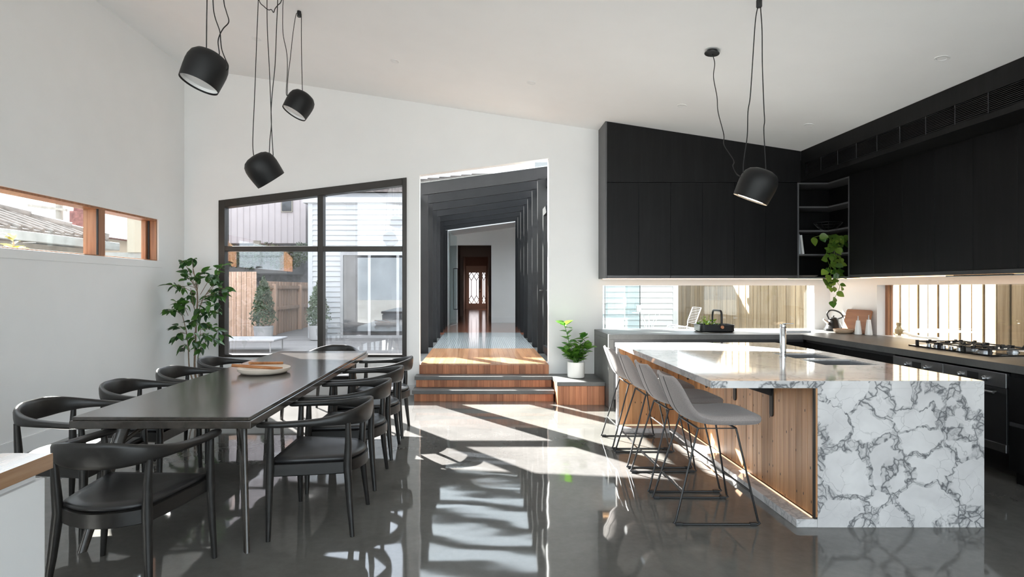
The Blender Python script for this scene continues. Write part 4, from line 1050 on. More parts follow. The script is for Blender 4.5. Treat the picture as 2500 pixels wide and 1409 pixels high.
# downlights
for i, (px, py) in enumerate([(626,95),(964,149),(1297,202),(1665,258),(1975,305),(2300,142)]):
    kx, kz = (px-VPX)/FPX, (VPY-py)/FPX
    Y = (3.889-EYE)/(kz+0.1535*kx)
    c = Vector((kx*Y, Y, zc(kx*Y)))
    lab = ['round white downlight in the ceiling beside the tall cedar-window wall', 'round white downlight in the ceiling above the courtyard window', 'round white downlight in the ceiling above the corridor opening', 'round white downlight in the ceiling above the raked end of black cabinets', 'round white downlight in the ceiling corner between cabinets and bulkhead', 'round white downlight in the ceiling beside the black louvred grille'][i]
    t = thing('downlight', lab, 'downlight', c, 'ceiling downlights')
    mt = Matrix.Translation(c) @ Matrix.Rotation(math.atan(0.1535), 4, 'Y')
    build('trim_ring', MB().lathe([(0.036,0.0),(0.038,-0.003),(0.050,-0.005),(0.053,-0.003),(0.053,0.0)], 28, cap=False).xf(mt), M['white'], t, smooth=40)
    build('lens', MB().lathe([(0.036,0.0),(0.034,0.002),(0.0,0.002)], 24, cap=False).xf(Matrix.Translation((0,0,-0.004)) @ mt), M['lens'], t, smooth=40)

# ------------------------------------------------------------------ foreground bench corner
t = thing('white_bench_unit', 'white cabinet with thick oak top in the near corner', 'cabinet', (-2.0, 1.0, 0))
build('body', MB().box(-2.35, -1.488, -0.6, 1.965, 0.0, 0.82), M['white'], t, bevel=0.002)
build('shadow_rail', MB().box(-2.33, -1.505, -0.58, 1.945, 0.82, 0.848), M['white'], t)
build('worktop', MB().box(-2.37, -1.47, -0.62, 1.98, 0.848, 0.90), M['benchwood'], t, bevel=0.002)

# ------------------------------------------------------------------ kitchen small things
# herb caddy
cx, cy = 3.07, 7.50
t = thing('herb_caddy', 'black handled caddy of green herbs on the back bench', 'caddy', (cx, cy, CT))
def rrect(hx, hy, r, z, n=5):
    pts = []
    for (sx, sy, a0) in ((1,1,0),(-1,1,90),(-1,-1,180),(1,-1,270)):
        for i in range(n+1):
            a = R(a0+90*i/n); pts.append(Vector((cx+sx*(hx-r)+r*math.cos(a), cy+sy*(hy-r)+r*math.sin(a), z)))
    return pts
build('tray', MB().loft([rrect(0.205,0.125,0.05,CT+0.0006), rrect(0.222,0.14,0.055,CT+0.012), rrect(0.226,0.144,0.055,CT+0.095), rrect(0.216,0.134,0.05,CT+0.095), rrect(0.212,0.13,0.05,CT+0.02)]), M['black'], t, smooth=40)
hp_ = [(cx+0.04, cy-0.146, CT+0.05), (cx+0.04, cy-0.146, CT+0.20), (cx+0.04, cy-0.125, CT+0.262), (cx+0.04, cy-0.08, CT+0.275), (cx+0.04, cy+0.08, CT+0.275), (cx+0.04, cy+0.125, CT+0.262), (cx+0.04, cy+0.146, CT+0.20), (cx+0.04, cy+0.146, CT+0.05)]
RZ = Matrix.Translation((cx,cy,0)) @ Matrix.Rotation(R(35),4,'Z') @ Matrix.Translation((-cx,-cy,0))
build('handle', MB().tube(catmull(hp_,4), 0.013, 10), M['black'], t, smooth=60)
mk = MB().lathe([(0.022,0),(0.022,0.012),(0.018,0.016),(0,0.016)], 18).xf(Matrix.Translation((cx+0.04,cy-0.158,CT+0.065)) @ Matrix.Rotation(R(90),4,'X'))
build('knob', mk, M['copper'], t, smooth=40)
build('pot_soil', MB().loft([rrect(0.10,0.12,0.04,CT+0.021), rrect(0.20,0.12,0.05,CT+0.075)]), M['soil'], t)

def leaf_mesh(name, mat, wd=0.5, fold=0.18, curl=0.15, tip=1.6):
    """unit leaf: base at origin, tip along +Y, width wd"""
    vs = []; fs = []; n = 6
    for i in range(n+1):
        u = i/n
        hw = wd*0.5*math.sin(math.pi*u**0.75)**0.9 if 0 < u < 1 else 0.0
        z = -curl*u*u
        vs += [(-hw, u, z+fold*hw*1.6), (0, u, z), (hw, u, z+fold*hw*1.6)]
    for i in range(n):
        a = i*3
        fs += [(a,a+1,a+4,a+3),(a+1,a+2,a+5,a+4)]
    me = bpy.data.meshes.new(name); me.from_pydata(vs, [], fs); me.polygons.foreach_set('use_smooth', [True]*len(fs)); me.materials.append(mat); me.update()
    return me
def put_leaf(parent, me, pos, dr, size, up=None, roll=0.0, name='leaf'):
    dr = Vector(dr).normalized(); up = Vector(up or (0,0,1))
    x = dr.cross(up)
    x = x.normalized() if x.length > 1e-4 else dr.orthogonal().normalized()
    z = x.cross(dr).normalized()
    m3 = Matrix((x, dr, z)).transposed() @ Matrix.Rotation(roll, 3, 'Y')
    o = piece(name, me, parent, pos, m3.to_euler(), (size, size, size))
    return o
rn = random.Random(3)
lm_herb = leaf_mesh('leaf', M['herb'], 0.75)
for i in range(34):
    p = Vector((cx-0.19+rn.random()*0.22, cy-0.11+rn.random()*0.2, CT+0.085+rn.random()*0.05))
    a = rn.random()*6.28
    put_leaf(t, lm_herb, p, (math.cos(a), math.sin(a), rn.uniform(0.1,1.0)), rn.uniform(0.035,0.06), roll=rn.uniform(-0.6,0.6))
for i in range(7):
    p = Vector((cx-0.14+rn.uniform(-0.03,0.04), cy-0.05+rn.uniform(-0.05,0.05), CT+0.08)); q = p+Vector((rn.uniform(-0.05,0.05),0,rn.uniform(0.09,0.15)))
    build('stem', MB().tube([p,q], [0.0022,0.0012], 4), M['herb'], t)
    for k_ in range(3): put_leaf(t, lm_herb, p.lerp(q, 0.5+0.2*k_), (rn.uniform(-1,1), rn.uniform(-1,1), 0.5), 0.022)

# kettle
kx, ky = 4.695, 7.60
t = thing('stovetop_kettle', 'black faceted pyramid kettle with loop handle on the bench', 'kettle', (kx, ky, CT))
rings = []
for r, z in [(0.098,0.0006),(0.112,0.006),(0.114,0.030),(0.108,0.036),(0.104,0.045),(0.092,0.075),(0.080,0.105),(0.067,0.135),(0.053,0.160),(0.036,0.176),(0.012,0.184)]:
    rings.append([Vector((kx+r*(1+(0.012 if (k_+int(z*100)) % 2 else -0.012)*(0.045 < z < 0.16))*math.cos(2*math.pi*k_/28), ky+r*(1+(0.012 if (k_+int(z*100)) % 2 else -0.012)*(0.045 < z < 0.16))*math.sin(2*math.pi*k_/28), CT+z)) for k_ in range(28)])
M['kettle'] = plain('black_enamel', (0.02,0.02,0.021), 0.28, 0.05, 10, metal=0.4)
build('body', MB().loft(rings), M['kettle'], t, smooth=20)
build('lid_knob', MB().lathe([(0.007,0),(0.006,0.008),(0.016,0.012),(0.014,0.018),(0,0.018)], 14, (kx,ky,CT+0.184)), M['black'], t, smooth=40)
build('handle', MB().tube(catmull([(kx-0.062,ky,CT+0.155),(kx-0.085,ky,CT+0.225),(kx-0.05,ky,CT+0.268),(kx+0.01,ky,CT+0.272),(kx+0.08,ky,CT+0.245),(kx+0.118,ky,CT+0.205),(kx+0.105,ky,CT+0.175),(kx+0.062,ky,CT+0.160)],5), 0.010, 10), M['black'], t, smooth=60)
build('spout', MB().tube([(kx-0.07,ky,CT+0.105),(kx-0.10,ky,CT+0.125),(kx-0.135,ky,CT+0.155)], [0.024,0.018,0.014], 12), M['chrome'], t, smooth=60)
# timber bowl
tag(build('timber_bowl', MB().lathe([(0.085,0.0006),(0.105,0.012),(0.116,0.045),(0.116,0.052),(0.108,0.052),(0.095,0.022),(0.0,0.018)], 32, (4.59,7.22,CT)), M['bowlwood'], smooth=50), 'low round pale timber bowl in front of the kettle', 'bowl')
# chopping board leaning on the right wall
bt = MB(); n = 5; hw_, hh_, r_ = 0.235, 0.30, 0.03
pts = []
for (sx, z0_, a0) in ((1,hh_-r_,0),(-1,hh_-r_,90)):
    for i in range(n+1):
        a = R(a0+90*i/n); pts.append((0, sx*(hw_-r_)+r_*math.cos(a), z0_+r_*math.sin(a)))
pts += [(0,-hw_,0),(0,hw_,0)]
bt.prism(pts, (0.022,0,0))
bt.xf(Matrix.Translation((4.700,7.21,CT+0.0065)) @ Matrix.Rotation(R(14),4,'Y'))
tag(build('chopping_board', bt, M['boardwood'], bevel=0.003), 'rounded acacia chopping board leaning against the kitchen wall', 'chopping board')
for i, (x, y, h) in enumerate(((4.625,7.0,0.185),(4.69,6.905,0.20))):
    t = thing('oil_bottle', ['shorter white tapered bottle in front of the chopping board', 'taller white tapered bottle beside the window reveal'][i], 'bottle', (x,y,CT), 'white tapered bottles')
    build('bottle_body', MB().lathe([(0.036,0.0006),(0.040,0.004),(0.0395,0.02),(0.022,h-0.02),(0.020,h-0.012),(0.0,h-0.012)], 10, (x,y,CT)), M['ceramic'], t, smooth=30)
    build('pourer', MB().lathe([(0.008,0),(0.007,0.02),(0.0045,0.03),(0.0035,0.055),(0,0.056)], 10, (x,y,CT+h-0.012)), M['inox'], t, smooth=40)

# corner shelf contents
for i, (x, tilt, mat, lab) in enumerate(((4.178, 3, 'paper2', 'thin grey book standing at the shelf side'), (4.215, 7, 'paper', 'white book leaning on the grey book on the corner shelf'))):
    b_ = MB().box(0, 0.026, 0, 0.15, 0, 0.262 - 0.012*i).xf(Matrix.Translation((x+0.012*i, 7.50, 1.9115)) @ Matrix.Rotation(R(-tilt),4,'Y'))
    t = thing('book', lab, 'book', (x, 7.55, 1.911), 'books on the corner shelf')
    build('cover', b_, M[mat], t, bevel=0.001)
    build('pages', MB().box(0.003, 0.023, 0.006, 0.1515, 0.004, 0.258-0.012*i).xf(Matrix.Translation((x+0.012*i, 7.50, 1.9115)) @ Matrix.Rotation(R(-tilt),4,'Y')), M['lens'], t)
k = MB()
bc = Vector((4.60, 7.56, 2.2215))
for i in range(12):
    a = 2*math.pi*i/12
    k.tube([bc+Vector((0.06*math.cos(a),0.06*math.sin(a),0.004)), bc+Vector((0.12*math.cos(a),0.12*math.sin(a),0.05)), bc+Vector((0.165*math.cos(a),0.165*math.sin(a),0.105))], 0.003, 5)
for r, z in ((0.06,0.004),(0.105,0.035),(0.14,0.07),(0.165,0.105)):
    k.tube([bc+Vector((r*math.cos(2*math.pi*i/32), r*math.sin(2*math.pi*i/32), z)) for i in range(32)], 0.004, 5, closed=True)
tag(build('wire_bowl', k, M['black'], smooth=60), 'black wire bowl on the corner shelf', 'bowl')
tag(build('shelf_plate', MB().lathe([(0.07,0.0),(0.11,0.010),(0.125,0.022),(0.121,0.022),(0.10,0.010),(0,0.008)], 32, (4.36,7.62,1.6125)), M['plate'], smooth=50), 'pale plate on the lowest corner shelf', 'plate')
tag(build('shelf_jar', MB().lathe([(0.06,0.0),(0.07,0.01),(0.072,0.12),(0.06,0.14),(0.05,0.14),(0.05,0.03),(0,0.03)], 24, (4.72,7.13,1.911)), M['kettle'], smooth=50), 'dark round jar beside the trailing plant', 'jar')

# trailing pothos
t = thing('pothos_plant', 'trailing green pothos spilling from the corner shelf', 'plant', (4.52, 7.40, 1.911))
build('pot', MB().lathe([(0.05,0.0005),(0.058,0.004),(0.075,0.11),(0.07,0.112),(0.066,0.095),(0,0.09)], 24, (4.60,7.40,1.9105)), M['kettle'], t, smooth=50)
lm_p = leaf_mesh('leaf', M['pothos'], 0.82, 0.12, 0.2)
rn = random.Random(11)
Yp = 7.26
vines = [[(2052,578),(2030,575),(2010,574),(1985,580)], [(2045,580),(2030,600),(2028,640),(2026,680),(2005,680)], [(2050,580),(2042,620),(2040,660),(2045,690),(2050,700),(2042,720),(2032,735)],
         [(2052,580),(2050,610),(2052,640),(2048,665),(2030,690),(2022,700)], [(2044,582),(2022,600),(2018,625),(2028,655)], [(2048,580),(2036,590),(2038,640),(2036,670),(2035,700)], [(2050,580),(2045,600),(2033,630),(2025,650),(2015,670)]]
for vi, vp in enumerate(vines):
    pts = [Vector((4.60,7.40,2.01))] + [P(px, py, Yp - 0.06*rn.random()) for px, py in vp]
    cv_ = catmull(pts, 6)
    build('vine_stem', MB().tube(cv_, 0.0028, 5), M['pothos'], t)
    nl = 11
    for i in range(nl):
        p = cv_[3 + int((len(cv_)-4)*i/(nl-1))]
        a = rn.uniform(0, 6.28)
        put_leaf(t, lm_p, p + Vector((rn.uniform(-.02,.02), rn.uniform(-.03,.01), 0)), (math.cos(a)*0.8, -0.35+rn.uniform(-.3,.2), -0.6+rn.uniform(-.3,.5)), rn.uniform(0.07,0.115), up=(rn.uniform(-.4,.4), -1, 0.5), roll=rn.uniform(-.5,.5))

# white pot plant on the bench
px_, py_ = 1.275, 7.56
t = thing('potted_plant', 'glossy bright green plant in a white pot on low bench', 'plant', (px_, py_, 0.29))
build('pot', MB().lathe([(0.095,0.001),(0.108,0.006),(0.112,0.02),(0.112,0.205),(0.105,0.207),(0.102,0.18),(0,0.175)], 36, (px_,py_,0.29)), M['ceramic'], t, smooth=50)
build('soil', MB().lathe([(0.100,0.0),(0.06,0.006),(0,0.008)], 24, (px_,py_,0.466)), M['soil'], t, smooth=60)
lm_z = leaf_mesh('leaf', M['zz'], 0.72, 0.15, 0.2)
rn = random.Random(5)
for stem in ([(1395,885),(1391,855),(1388,830),(1380,800),(1377,792)], [(1405,885),(1412,855),(1420,832),(1427,818)], [(1410,888),(1420,868),(1432,855),(1440,850)], [(1400,888),(1397,870),(1385,860),(1378,856)], [(1408,888),(1410,865),(1412,845)], [(1405,888),(1408,872),(1425,880)], [(1402,888),(1400,862),(1402,848)], [(1398,888),(1392,872),(1388,866)], [(1410,888),(1418,858),(1430,836)]):
    pts = [P(x, y, 7.56 + rn.uniform(-0.04,0.04)) for x, y in stem]; pts[0] = Vector((px_+rn.uniform(-.03,.03), py_+rn.uniform(-.03,.03), 0.468))
    cv_ = catmull(pts, 5)
    build('stem', MB().tube(cv_, [0.006*(1-0.6*i/len(cv_)) for i in range(len(cv_))], 6), M['zz'], t, smooth=60)
    nl = max(9, len(cv_)//2+5)
    for i in range(nl):
        p = cv_[int((len(cv_)-1)*(0.15+0.85*i/(nl-1)))]
        a = i*2.4 + rn.uniform(-.4,.4); p.x = min(p.x, 1.43)
        put_leaf(t, lm_z, p, (math.cos(a), math.sin(a)*0.8-0.1, rn.uniform(0.15,1.0)), rn.uniform(0.10,0.155), roll=rn.uniform(-.4,.4))

# ficus in the corner
fx, fy = -3.62, 7.36
t = thing('ficus_tree', 'tall leafy green ficus standing in the corner by window', 'plant', (fx, fy, 0))
build('pot', MB().lathe([(0.12,0.0),(0.13,0.006),(0.165,0.25),(0.155,0.252),(0.148,0.225),(0,0.22)], 32, (fx,fy,0)), M['stone'], t, smooth=50)
build('soil', MB().lathe([(0.145,0.0),(0.08,0.008),(0,0.01)], 24, (fx,fy,0.222)), M['soil'], t, smooth=60)
def z5(x, y, Y): return P(360+x*0.1987, 620+y*0.1987, Y)
rn = random.Random(21)
stems = [[(515,1400),(500,1120),(470,920),(430,760)], [(580,1400),(590,1080),(600,800),(615,560),(600,380),(560,180)], [(620,1400),(640,1060),(655,920)], [(600,800),(650,640),(700,520),(800,420)], [(600,760),(560,600),(530,420)]]
for i, s_ in enumerate(stems):
    pts = [z5(x, y, fy) for x, y in s_]
    if i < 3: pts = [Vector((fx+(-0.04,0.0,0.04)[i], fy, 0.224))] + pts
    cv_ = catmull(pts, 5); n_ = len(cv_)
    r0 = (0.010, 0.014, 0.007, 0.007, 0.006)[i]
    build('stem', MB().tube(cv_, [r0*(1-0.6*k_/n_) for k_ in range(n_)], 7), M['bark'], t, smooth=60)
lm_f = leaf_mesh('leaf', M['ficus'], 0.58, 0.2, 0.2)
tw_ = [((600,500),(120,380)),((600,420),(420,80)),((560,250),(560,70)),((600,420),(680,220)),((800,420),(930,130)),((720,500),(985,430)),((700,540),(970,480)),((600,760),(890,620)),((600,800),(870,720)),((655,930),(930,990)),((650,1000),(840,1090)),
       ((430,760),(200,700)),((430,760),(280,600)),((470,930),(275,930)),((480,980),(340,1030)),((500,1130),(440,1180)),((640,1060),(665,1190)),((615,600),(760,600)),((600,560),(530,540)),((500,760),(400,610)),((650,500),(840,260)),((600,850),(730,690)),
       ((600,870),(520,860)),((600,880),(770,890)),((640,1000),(740,1020)),((600,420),(440,240)),((600,450),(480,300)),((560,600),(440,660)),((610,480),(640,300)),((700,520),(900,330)),((600,700),(680,760)),((590,950),(560,1080)),((600,420),(390,440)),((640,560),(870,530))]
for (a, b_) in tw_:
    p0 = z5(*a, fy); p1 = z5(*b_, fy + rn.uniform(-0.26, 0.20))
    p1.x = max(p1.x, XL+0.16)
    mid = p0.lerp(p1, 0.55) + Vector((0,0,0.04))
    cv_ = catmull([p0, mid, p1], 5)
    build('twig', MB().tube(cv_, [0.0035]*len(cv_), 5), M['bark'], t, smooth=60)
    L_ = (p1-p0).length
    nl = 7 + int(L_*5)
    for i in range(nl):
        q = 0.42 + 0.58*i/(nl-1)
        p = cv_[min(len(cv_)-1, int(q*(len(cv_)-1)+0.5))] + Vector((rn.uniform(-.025,.025), rn.uniform(-.04,.04), rn.uniform(-.02,.025)))
        dr = (p1-p0).normalized()*0.5 + Vector((rn.uniform(-1,1), rn.uniform(-1,0.6), rn.uniform(-0.9,0.25)))
        p.x = max(p.x, XL+0.14)
        if p.y > YB-0.14: p.y = YB-0.14
        put_leaf(t, lm_f, p, dr, rn.uniform(0.095,0.135), roll=rn.uniform(-.7,.7))

# ------------------------------------------------------------------ outside: courtyard
DZ = 0.38
struct(build('ground', MB().box(-60, 60, -60, 80, -0.3, -0.13), M['bounce_paving']), 'ground around the house, paved pale to bounce light indoors', 'ground')  # added for bounce light, pale and neutral to brighten the interior
def deck(name, x0, x1, y0, y1, wd, label):
    d_ = thing(name, label, 'deck', ((x0+x1)/2, (y0+y1)/2, DZ), kind='structure')
    build('joist_base', MB().box(x0, x1, y0, y1, -0.1, DZ-0.03), M['soil'], d_)
    n_ = int((y1-y0)/wd)
    for i in range(n_):
        board('deck_board', d_, x0, x1, y0+i*wd+0.003, y0+(i+1)*wd-0.003, DZ-0.028, DZ, M['deck'], 0.002)
deck('deck_courtyard', -7.5, -1.09, YB+0.15, 16.2, 0.14, 'grey timber deck of the courtyard outside the window')
deck('deck_kitchen', 1.21, 5.5, YB+0.15, 11.4, 0.14, 'grey timber deck outside the kitchen window')

def weatherboards(name, label, x0, x1, y, z0, z1, depth, holes_=(), pitch=0.112):
    t = thing(name, label, 'building', ((x0+x1)/2, y, z0), kind=None)
    build('body', MB().box(x0, x1, y+0.03, y+depth, z0-0.3, z1), M['clad'], t)
    build('roof_cap', MB().box(x0-0.1, x1+0.1, y-0.06, y+depth, z1, z1+0.12), M['clad'], t)
    for cx_ in (x0, x1-0.10): build('corner_board', MB().box(cx_, cx_+0.10, y-0.012, y+0.03, z0, z1), M['clad'], t)
    z = z0
    while z < z1-0.02:
        zt_ = min(z+pitch+0.012, z1)
        spans = [(x0+0.10, x1-0.10)]
        for (hx0, hx1, hz0, hz1) in holes_:
            if zt_ > hz0+0.02 and z < hz1-0.02:
                spans = [s for a, b_ in spans for s in ((a, min(b_, hx0)), (max(a, hx1), b_)) if s[1]-s[0] > 0.02]
        for a, b_ in spans:
            me_key = ('wb', round(b_-a,3))
            if me_key not in _bc:
                _bc[me_key] = mesh_of(MB().prism([(0,0.030,0),(0,-0.012,0),(0,0.012,pitch+0.012),(0,0.030,pitch+0.012)], (b_-a,0,0)), 'weatherboard', M['clad'])
            piece('weatherboard', _bc[me_key], t, (a, y, z))
        z += pitch
    return t
hx = (-3.02, -1.16, DZ, 2.24)
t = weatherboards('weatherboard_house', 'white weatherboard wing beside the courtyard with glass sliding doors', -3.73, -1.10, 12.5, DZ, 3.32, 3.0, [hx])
sd = thing('door_4', 'dark glass sliding doors in the white weatherboard wing', 'door', (-2.1, 12.48, DZ), kind='structure')
M['darkglass'] = plain('dark_reflective_glass', (0.05, 0.052, 0.056), 0.08, 0.6, 2.5, spec=0.35)
for x in (-3.02, -2.42, -1.80, -1.22):
    build('stile', MB().box(x, x+0.06, 12.46, 12.52, DZ+0.06, 2.18), M['stone_trim'], sd)
for z in (DZ, 2.18): build('rail', MB().box(-3.02, -1.16, 12.46, 12.52, z, z+0.06), M['stone_trim'], sd)
for a, b_ in ((-2.96,-2.42),(-2.36,-1.80),(-1.74,-1.22)):
    build('pane', MB().box(a, b_, 12.49, 12.505, DZ+0.06, 2.18), M['darkglass'], sd)
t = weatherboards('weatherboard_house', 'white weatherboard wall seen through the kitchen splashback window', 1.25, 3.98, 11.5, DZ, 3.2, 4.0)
build('added_shade_block', MB().box(1.25, 3.98, 12.9, 15.5, 3.33, 4.3), M['clad'], t)  # higher block added only to shade the far stretch of boundary fence

def fence(name, label, p0, p1, z0, z1, wd, gap, mat, face=1, posts=2.4, rails=(0.25, 0.75), capz=None):
    """palings from p0 to p1 (plan), rails on the side the normal points to"""
    p0, p1 = Vector((p0[0],p0[1],0)), Vector((p1[0],p1[1],0)); L_ = (p1-p0).length; dr = (p1-p0)/L_; ang = math.atan2(dr.y, dr.x); nr = Vector((-dr.y, dr.x, 0))*face
    t = thing(name, label, 'fence', ((p0+p1)/2 + Vector((0,0,z0))))
    me = board_mesh(wd-gap, 0.018, z1-z0, 0.002, M[mat]); n_ = int(L_/wd)
    for i in range(n_):
        q = p0 + dr*(i*wd) + Vector((0,0,z0)) + nr*(0.010 if i % 2 else 0.0)
        piece('paling', me, t, q, (0,0,ang))
    if rails:
        for rz in rails:
            zr = z0 + (z1-z0)*rz
            build('fence_rail', MB().prism([p0+nr*0.032+Vector((0,0,zr)), p1+nr*0.032+Vector((0,0,zr)), p1+nr*0.032+Vector((0,0,zr+0.08)), p0+nr*0.032+Vector((0,0,zr+0.08))], nr*0.04), M[mat], t)
        k_ = 0.0
        while k_ < L_:
            q = p0 + dr*k_
            build('fence_post', MB().prism([q+nr*0.03+Vector((0,0,z0)), q+dr*0.1+nr*0.03+Vector((0,0,z0)), q+dr*0.1+nr*0.12+Vector((0,0,z0)), q+nr*0.12+Vector((0,0,z0))], (0,0,z1-z0-0.06)), M[mat], t)
            k_ += posts
    return t
fence('paling_fence', 'low pine paling fence running along the courtyard deck', (-4.80,17.1), (-4.80,12.45), DZ, 1.62, 0.10, 0.006, 'fence2', 1, 1.9, (0.46, 0.86))
fence('paling_fence', 'tall pine screen at the end of the courtyard deck', (-7.4,12.40), (-4.76,12.40), DZ, 1.82, 0.055, 0.005, 'fence2', 1, 2.4, None)
fence('paling_fence', 'tall pale pine boundary fence outside the kitchen windows', (6.04,2.6), (6.04,17.4), -0.12, 2.3, 0.17, 0.022, 'fence', 1, 9, None)
fence('paling_fence', 'pine backing fence behind the boundary palings', (6.075,2.6), (6.075,17.4), -0.12, 2.28, 0.16, 0.0, 'fence', -1, 9, None)

# neighbours beyond the courtyard
t = thing('neighbour_house', 'pale pink two-storey house beyond the courtyard fence', 'building', (-10, 21, 0))
build('upper_wall', MB().box(-10.9, -5.75, 19.0, 27, 2.95, 8.8), M['pink'], t)  # extra height out of view, added to shade the courtyard deck
build('lower_wall', MB().box(-10.8, -5.8, 19.4, 27, -0.1, 2.95), M['greybrick'], t)
for i in range(46): build('cladding_batten', MB().box(-14.9+i*0.208, -14.885+i*0.208, 18.985, 19.0, 2.95, 8.8), M['pink'], t) if i % 1 == 0 and -9.0 < -14.9+i*0.208 < -5.8 else None
wn = build('window', MB().box(-6.55, -6.18, 18.95, 19.0, 3.98, 4.42), M['cream'], t); build('pane', MB().box(-6.52, -6.21, 18.94, 18.952, 4.01, 4.39), M['darkglass'], wn)
build('garage_fascia', MB().box(-9.5, -5.9, 17.6, 19.3, 1.92, 2.25), M['stone_trim'], t)
build('garage_roof', MB().prism([(-9.6,17.5,2.25),(-5.85,17.5,2.25),(-5.85,19.3,2.32),(-9.6,19.3,2.32)], (0,0,0.05)), M['tile'], t)
build('timber_post', MB().box(-7.05, -6.85, 17.9, 18.0, 2.2, 2.95), M['cream'], t)

def bush(mb_, c, rx, ry, rz, n_, sz, rr):
    for i in range(n_):
        a, u = rr.uniform(0, 6.283), rr.uniform(-1, 1); q = math.sqrt(1-u*u); s_ = rr.uniform(0.6, 1.0)
        p = Vector(c) + Vector((rx*q*math.cos(a), ry*q*math.sin(a), rz*u))*s_
        d1 = Vector((rr.uniform(-1,1), rr.uniform(-1,1), rr.uniform(-1,1))).normalized(); d2 = d1.orthogonal().normalized()
        k_ = sz*rr.uniform(0.6, 1.3)
        mb_.add([p-d1*k_, p+d2*k_*0.5, p+d1*k_, p-d2*k_*0.5], [(0,1,2,3)])
rr = random.Random(9)
m_ = MB()
for i in range(9): bush(m_, (-7.9+i*0.32, 17.2, 2.42+0.12*math.sin(i*1.7)), 0.35, 0.3, 0.32, 260, 0.05, rr)
o = build('hedge', m_, M['hedge'], recalc=False); tag(o, 'dull green creeper hedge above the courtyard fence', 'hedge', kind='stuff')
def conifer(x, y, h, label):
    t = thing('potted_conifer', label, 'plant', (x, y, DZ), 'potted conifers on the deck')
    build('pot', MB().lathe([(0.13,0.0),(0.17,0.02),(0.20,0.30),(0.19,0.31),(0.18,0.28),(0,0.27)], 24, (x,y,DZ)), M['stone_trim'], t, smooth=50)
    build('trunk', MB().tube([(x,y,DZ+0.27),(x,y,DZ+h*0.8)], [0.02,0.008], 6), M['bark'], t)
    k_ = MB()
    for i in range(14):
        q = i/13; bush(k_, (x, y, DZ+0.42+q*(h-0.45)), 0.26*(1-q)**0.6+0.03, 0.26*(1-q)**0.6+0.03, 0.13, 120, 0.03, rr)
    o_ = build('foliage', k_, M['hedge'], t, recalc=False); o_['kind'] = 'stuff'
conifer(-4.42, 11.75, 1.25, 'slim potted conifer in front of the courtyard fence')
conifer(-3.36, 11.95, 1.15, 'slim potted conifer by the white weatherboard wing')
t = thing('outdoor_lounge', 'pale outdoor day bed on a slim metal frame on deck', 'outdoor seat', (-3.95, 9.9, DZ))
build('seat_panel', MB().box(-4.5, -3.42, 9.55, 10.25, DZ+0.19, DZ+0.225), M['stone_trim'], t, bevel=0.012)
for x in (-4.45, -3.5):
    build('leg_frame', MB().tube([(x,9.6,DZ+0.0075),(x,9.6,DZ+0.185),(x,10.2,DZ+0.185),(x,10.2,DZ+0.0075)], 0.012, 8), M['stone_trim'], t, smooth=40)

# old house beyond with tiled hip roof
t = thing('old_house', 'low house with weathered tiled pyramid roof behind the corridor', 'building', (0, 22, 0))
apex = (0.1, 22.5, 5.95)
cs = [(-5.4,17.2,4.35),(5.8,17.2,4.35),(5.8,28.4,4.35),(-5.4,28.4,4.35)]
for i in range(4):
    a, b_ = cs[i], cs[(i+1) % 4]
    m_ = MB(); nr_ = 14
    for k_ in range(nr_):
        u0, u1 = k_/nr_, (k_+1)/nr_
        pa_, pb_ = Vector(a).lerp(Vector(apex), u0), Vector(b_).lerp(Vector(apex), u0); pc_, pd_ = Vector(b_).lerp(Vector(apex), u1), Vector(a).lerp(Vector(apex), u1)
        up_ = Vector((0,0,0.05)); m_.add([pa_, pb_, pc_, pd_, pa_+up_, pb_+up_], [(0,1,2,3),(4,5,2,3),(0,1,5,4)])
    build('roof_plane', m_, M['tile'], t)
build('body', MB().box(-4.6, -1.45, 17.35, 28.0, 0.0, 4.34).box(0.6, 5.2, 17.35, 28.0, 0.0, 4.34), M['clad'], t)

# pool fence glass, cafe table and wire chair outside the kitchen
t = thing('glass_pool_fence', 'frameless glass pool fence with grey latch outside kitchen', 'fence', (2.3, 9.4, DZ))
for a, b_ in ((1.72, 2.055), (2.075, 2.375), (2.395, 2.63)):
    build('panel', MB().box(a, b_, 9.40, 9.412, DZ+0.05, 1.60), M['glass_pool'], t)
for x in (2.055, 2.63): build('edge', MB().box(x, x+0.012, 9.398, 9.414, DZ+0.02, 1.60), M['black'], t)
build('latch', MB().box(2.36, 2.41, 9.37, 9.40, 1.15, 1.31), M['stone_trim'], t, bevel=0.01)
build('hinge', MB().box(2.57, 2.65, 9.37, 9.40, 1.07, 1.19), M['stone_trim'], t, bevel=0.01)
for x in (1.9, 2.25, 2.5): build('spigot', MB().box(x-0.02, x+0.02, 9.38, 9.43, DZ, DZ+0.12), M['inox'], t)
t = thing('cafe_table', 'small white wire pedestal table outside the kitchen window', 'table', (3.05, 10.3, DZ))
build('tabletop', MB().lathe([(0.29,0),(0.30,0.004),(0.29,0.012),(0,0.012)], 32, (3.05,10.3,DZ+0.635)), M['whitewire'], t, smooth=40)
for i in range(10):
    a = 2*math.pi*i/10; c, s_ = math.cos(a), math.sin(a)
    build('wire_leg', MB().tube(catmull([(3.05+0.2*c,10.3+0.2*s_,DZ+0.635),(3.05+0.10*c,10.3+0.10*s_,DZ+0.45),(3.05+0.07*c,10.3+0.07*s_,DZ+0.3),(3.05+0.16*c,10.3+0.16*s_,DZ+0.005)],4), 0.005, 5), M['whitewire'], t)
t = thing('wire_chair', 'white wire outdoor chair beside the small table', 'chair', (3.62, 10.3, DZ))
X0, Y0 = 3.62, 10.3
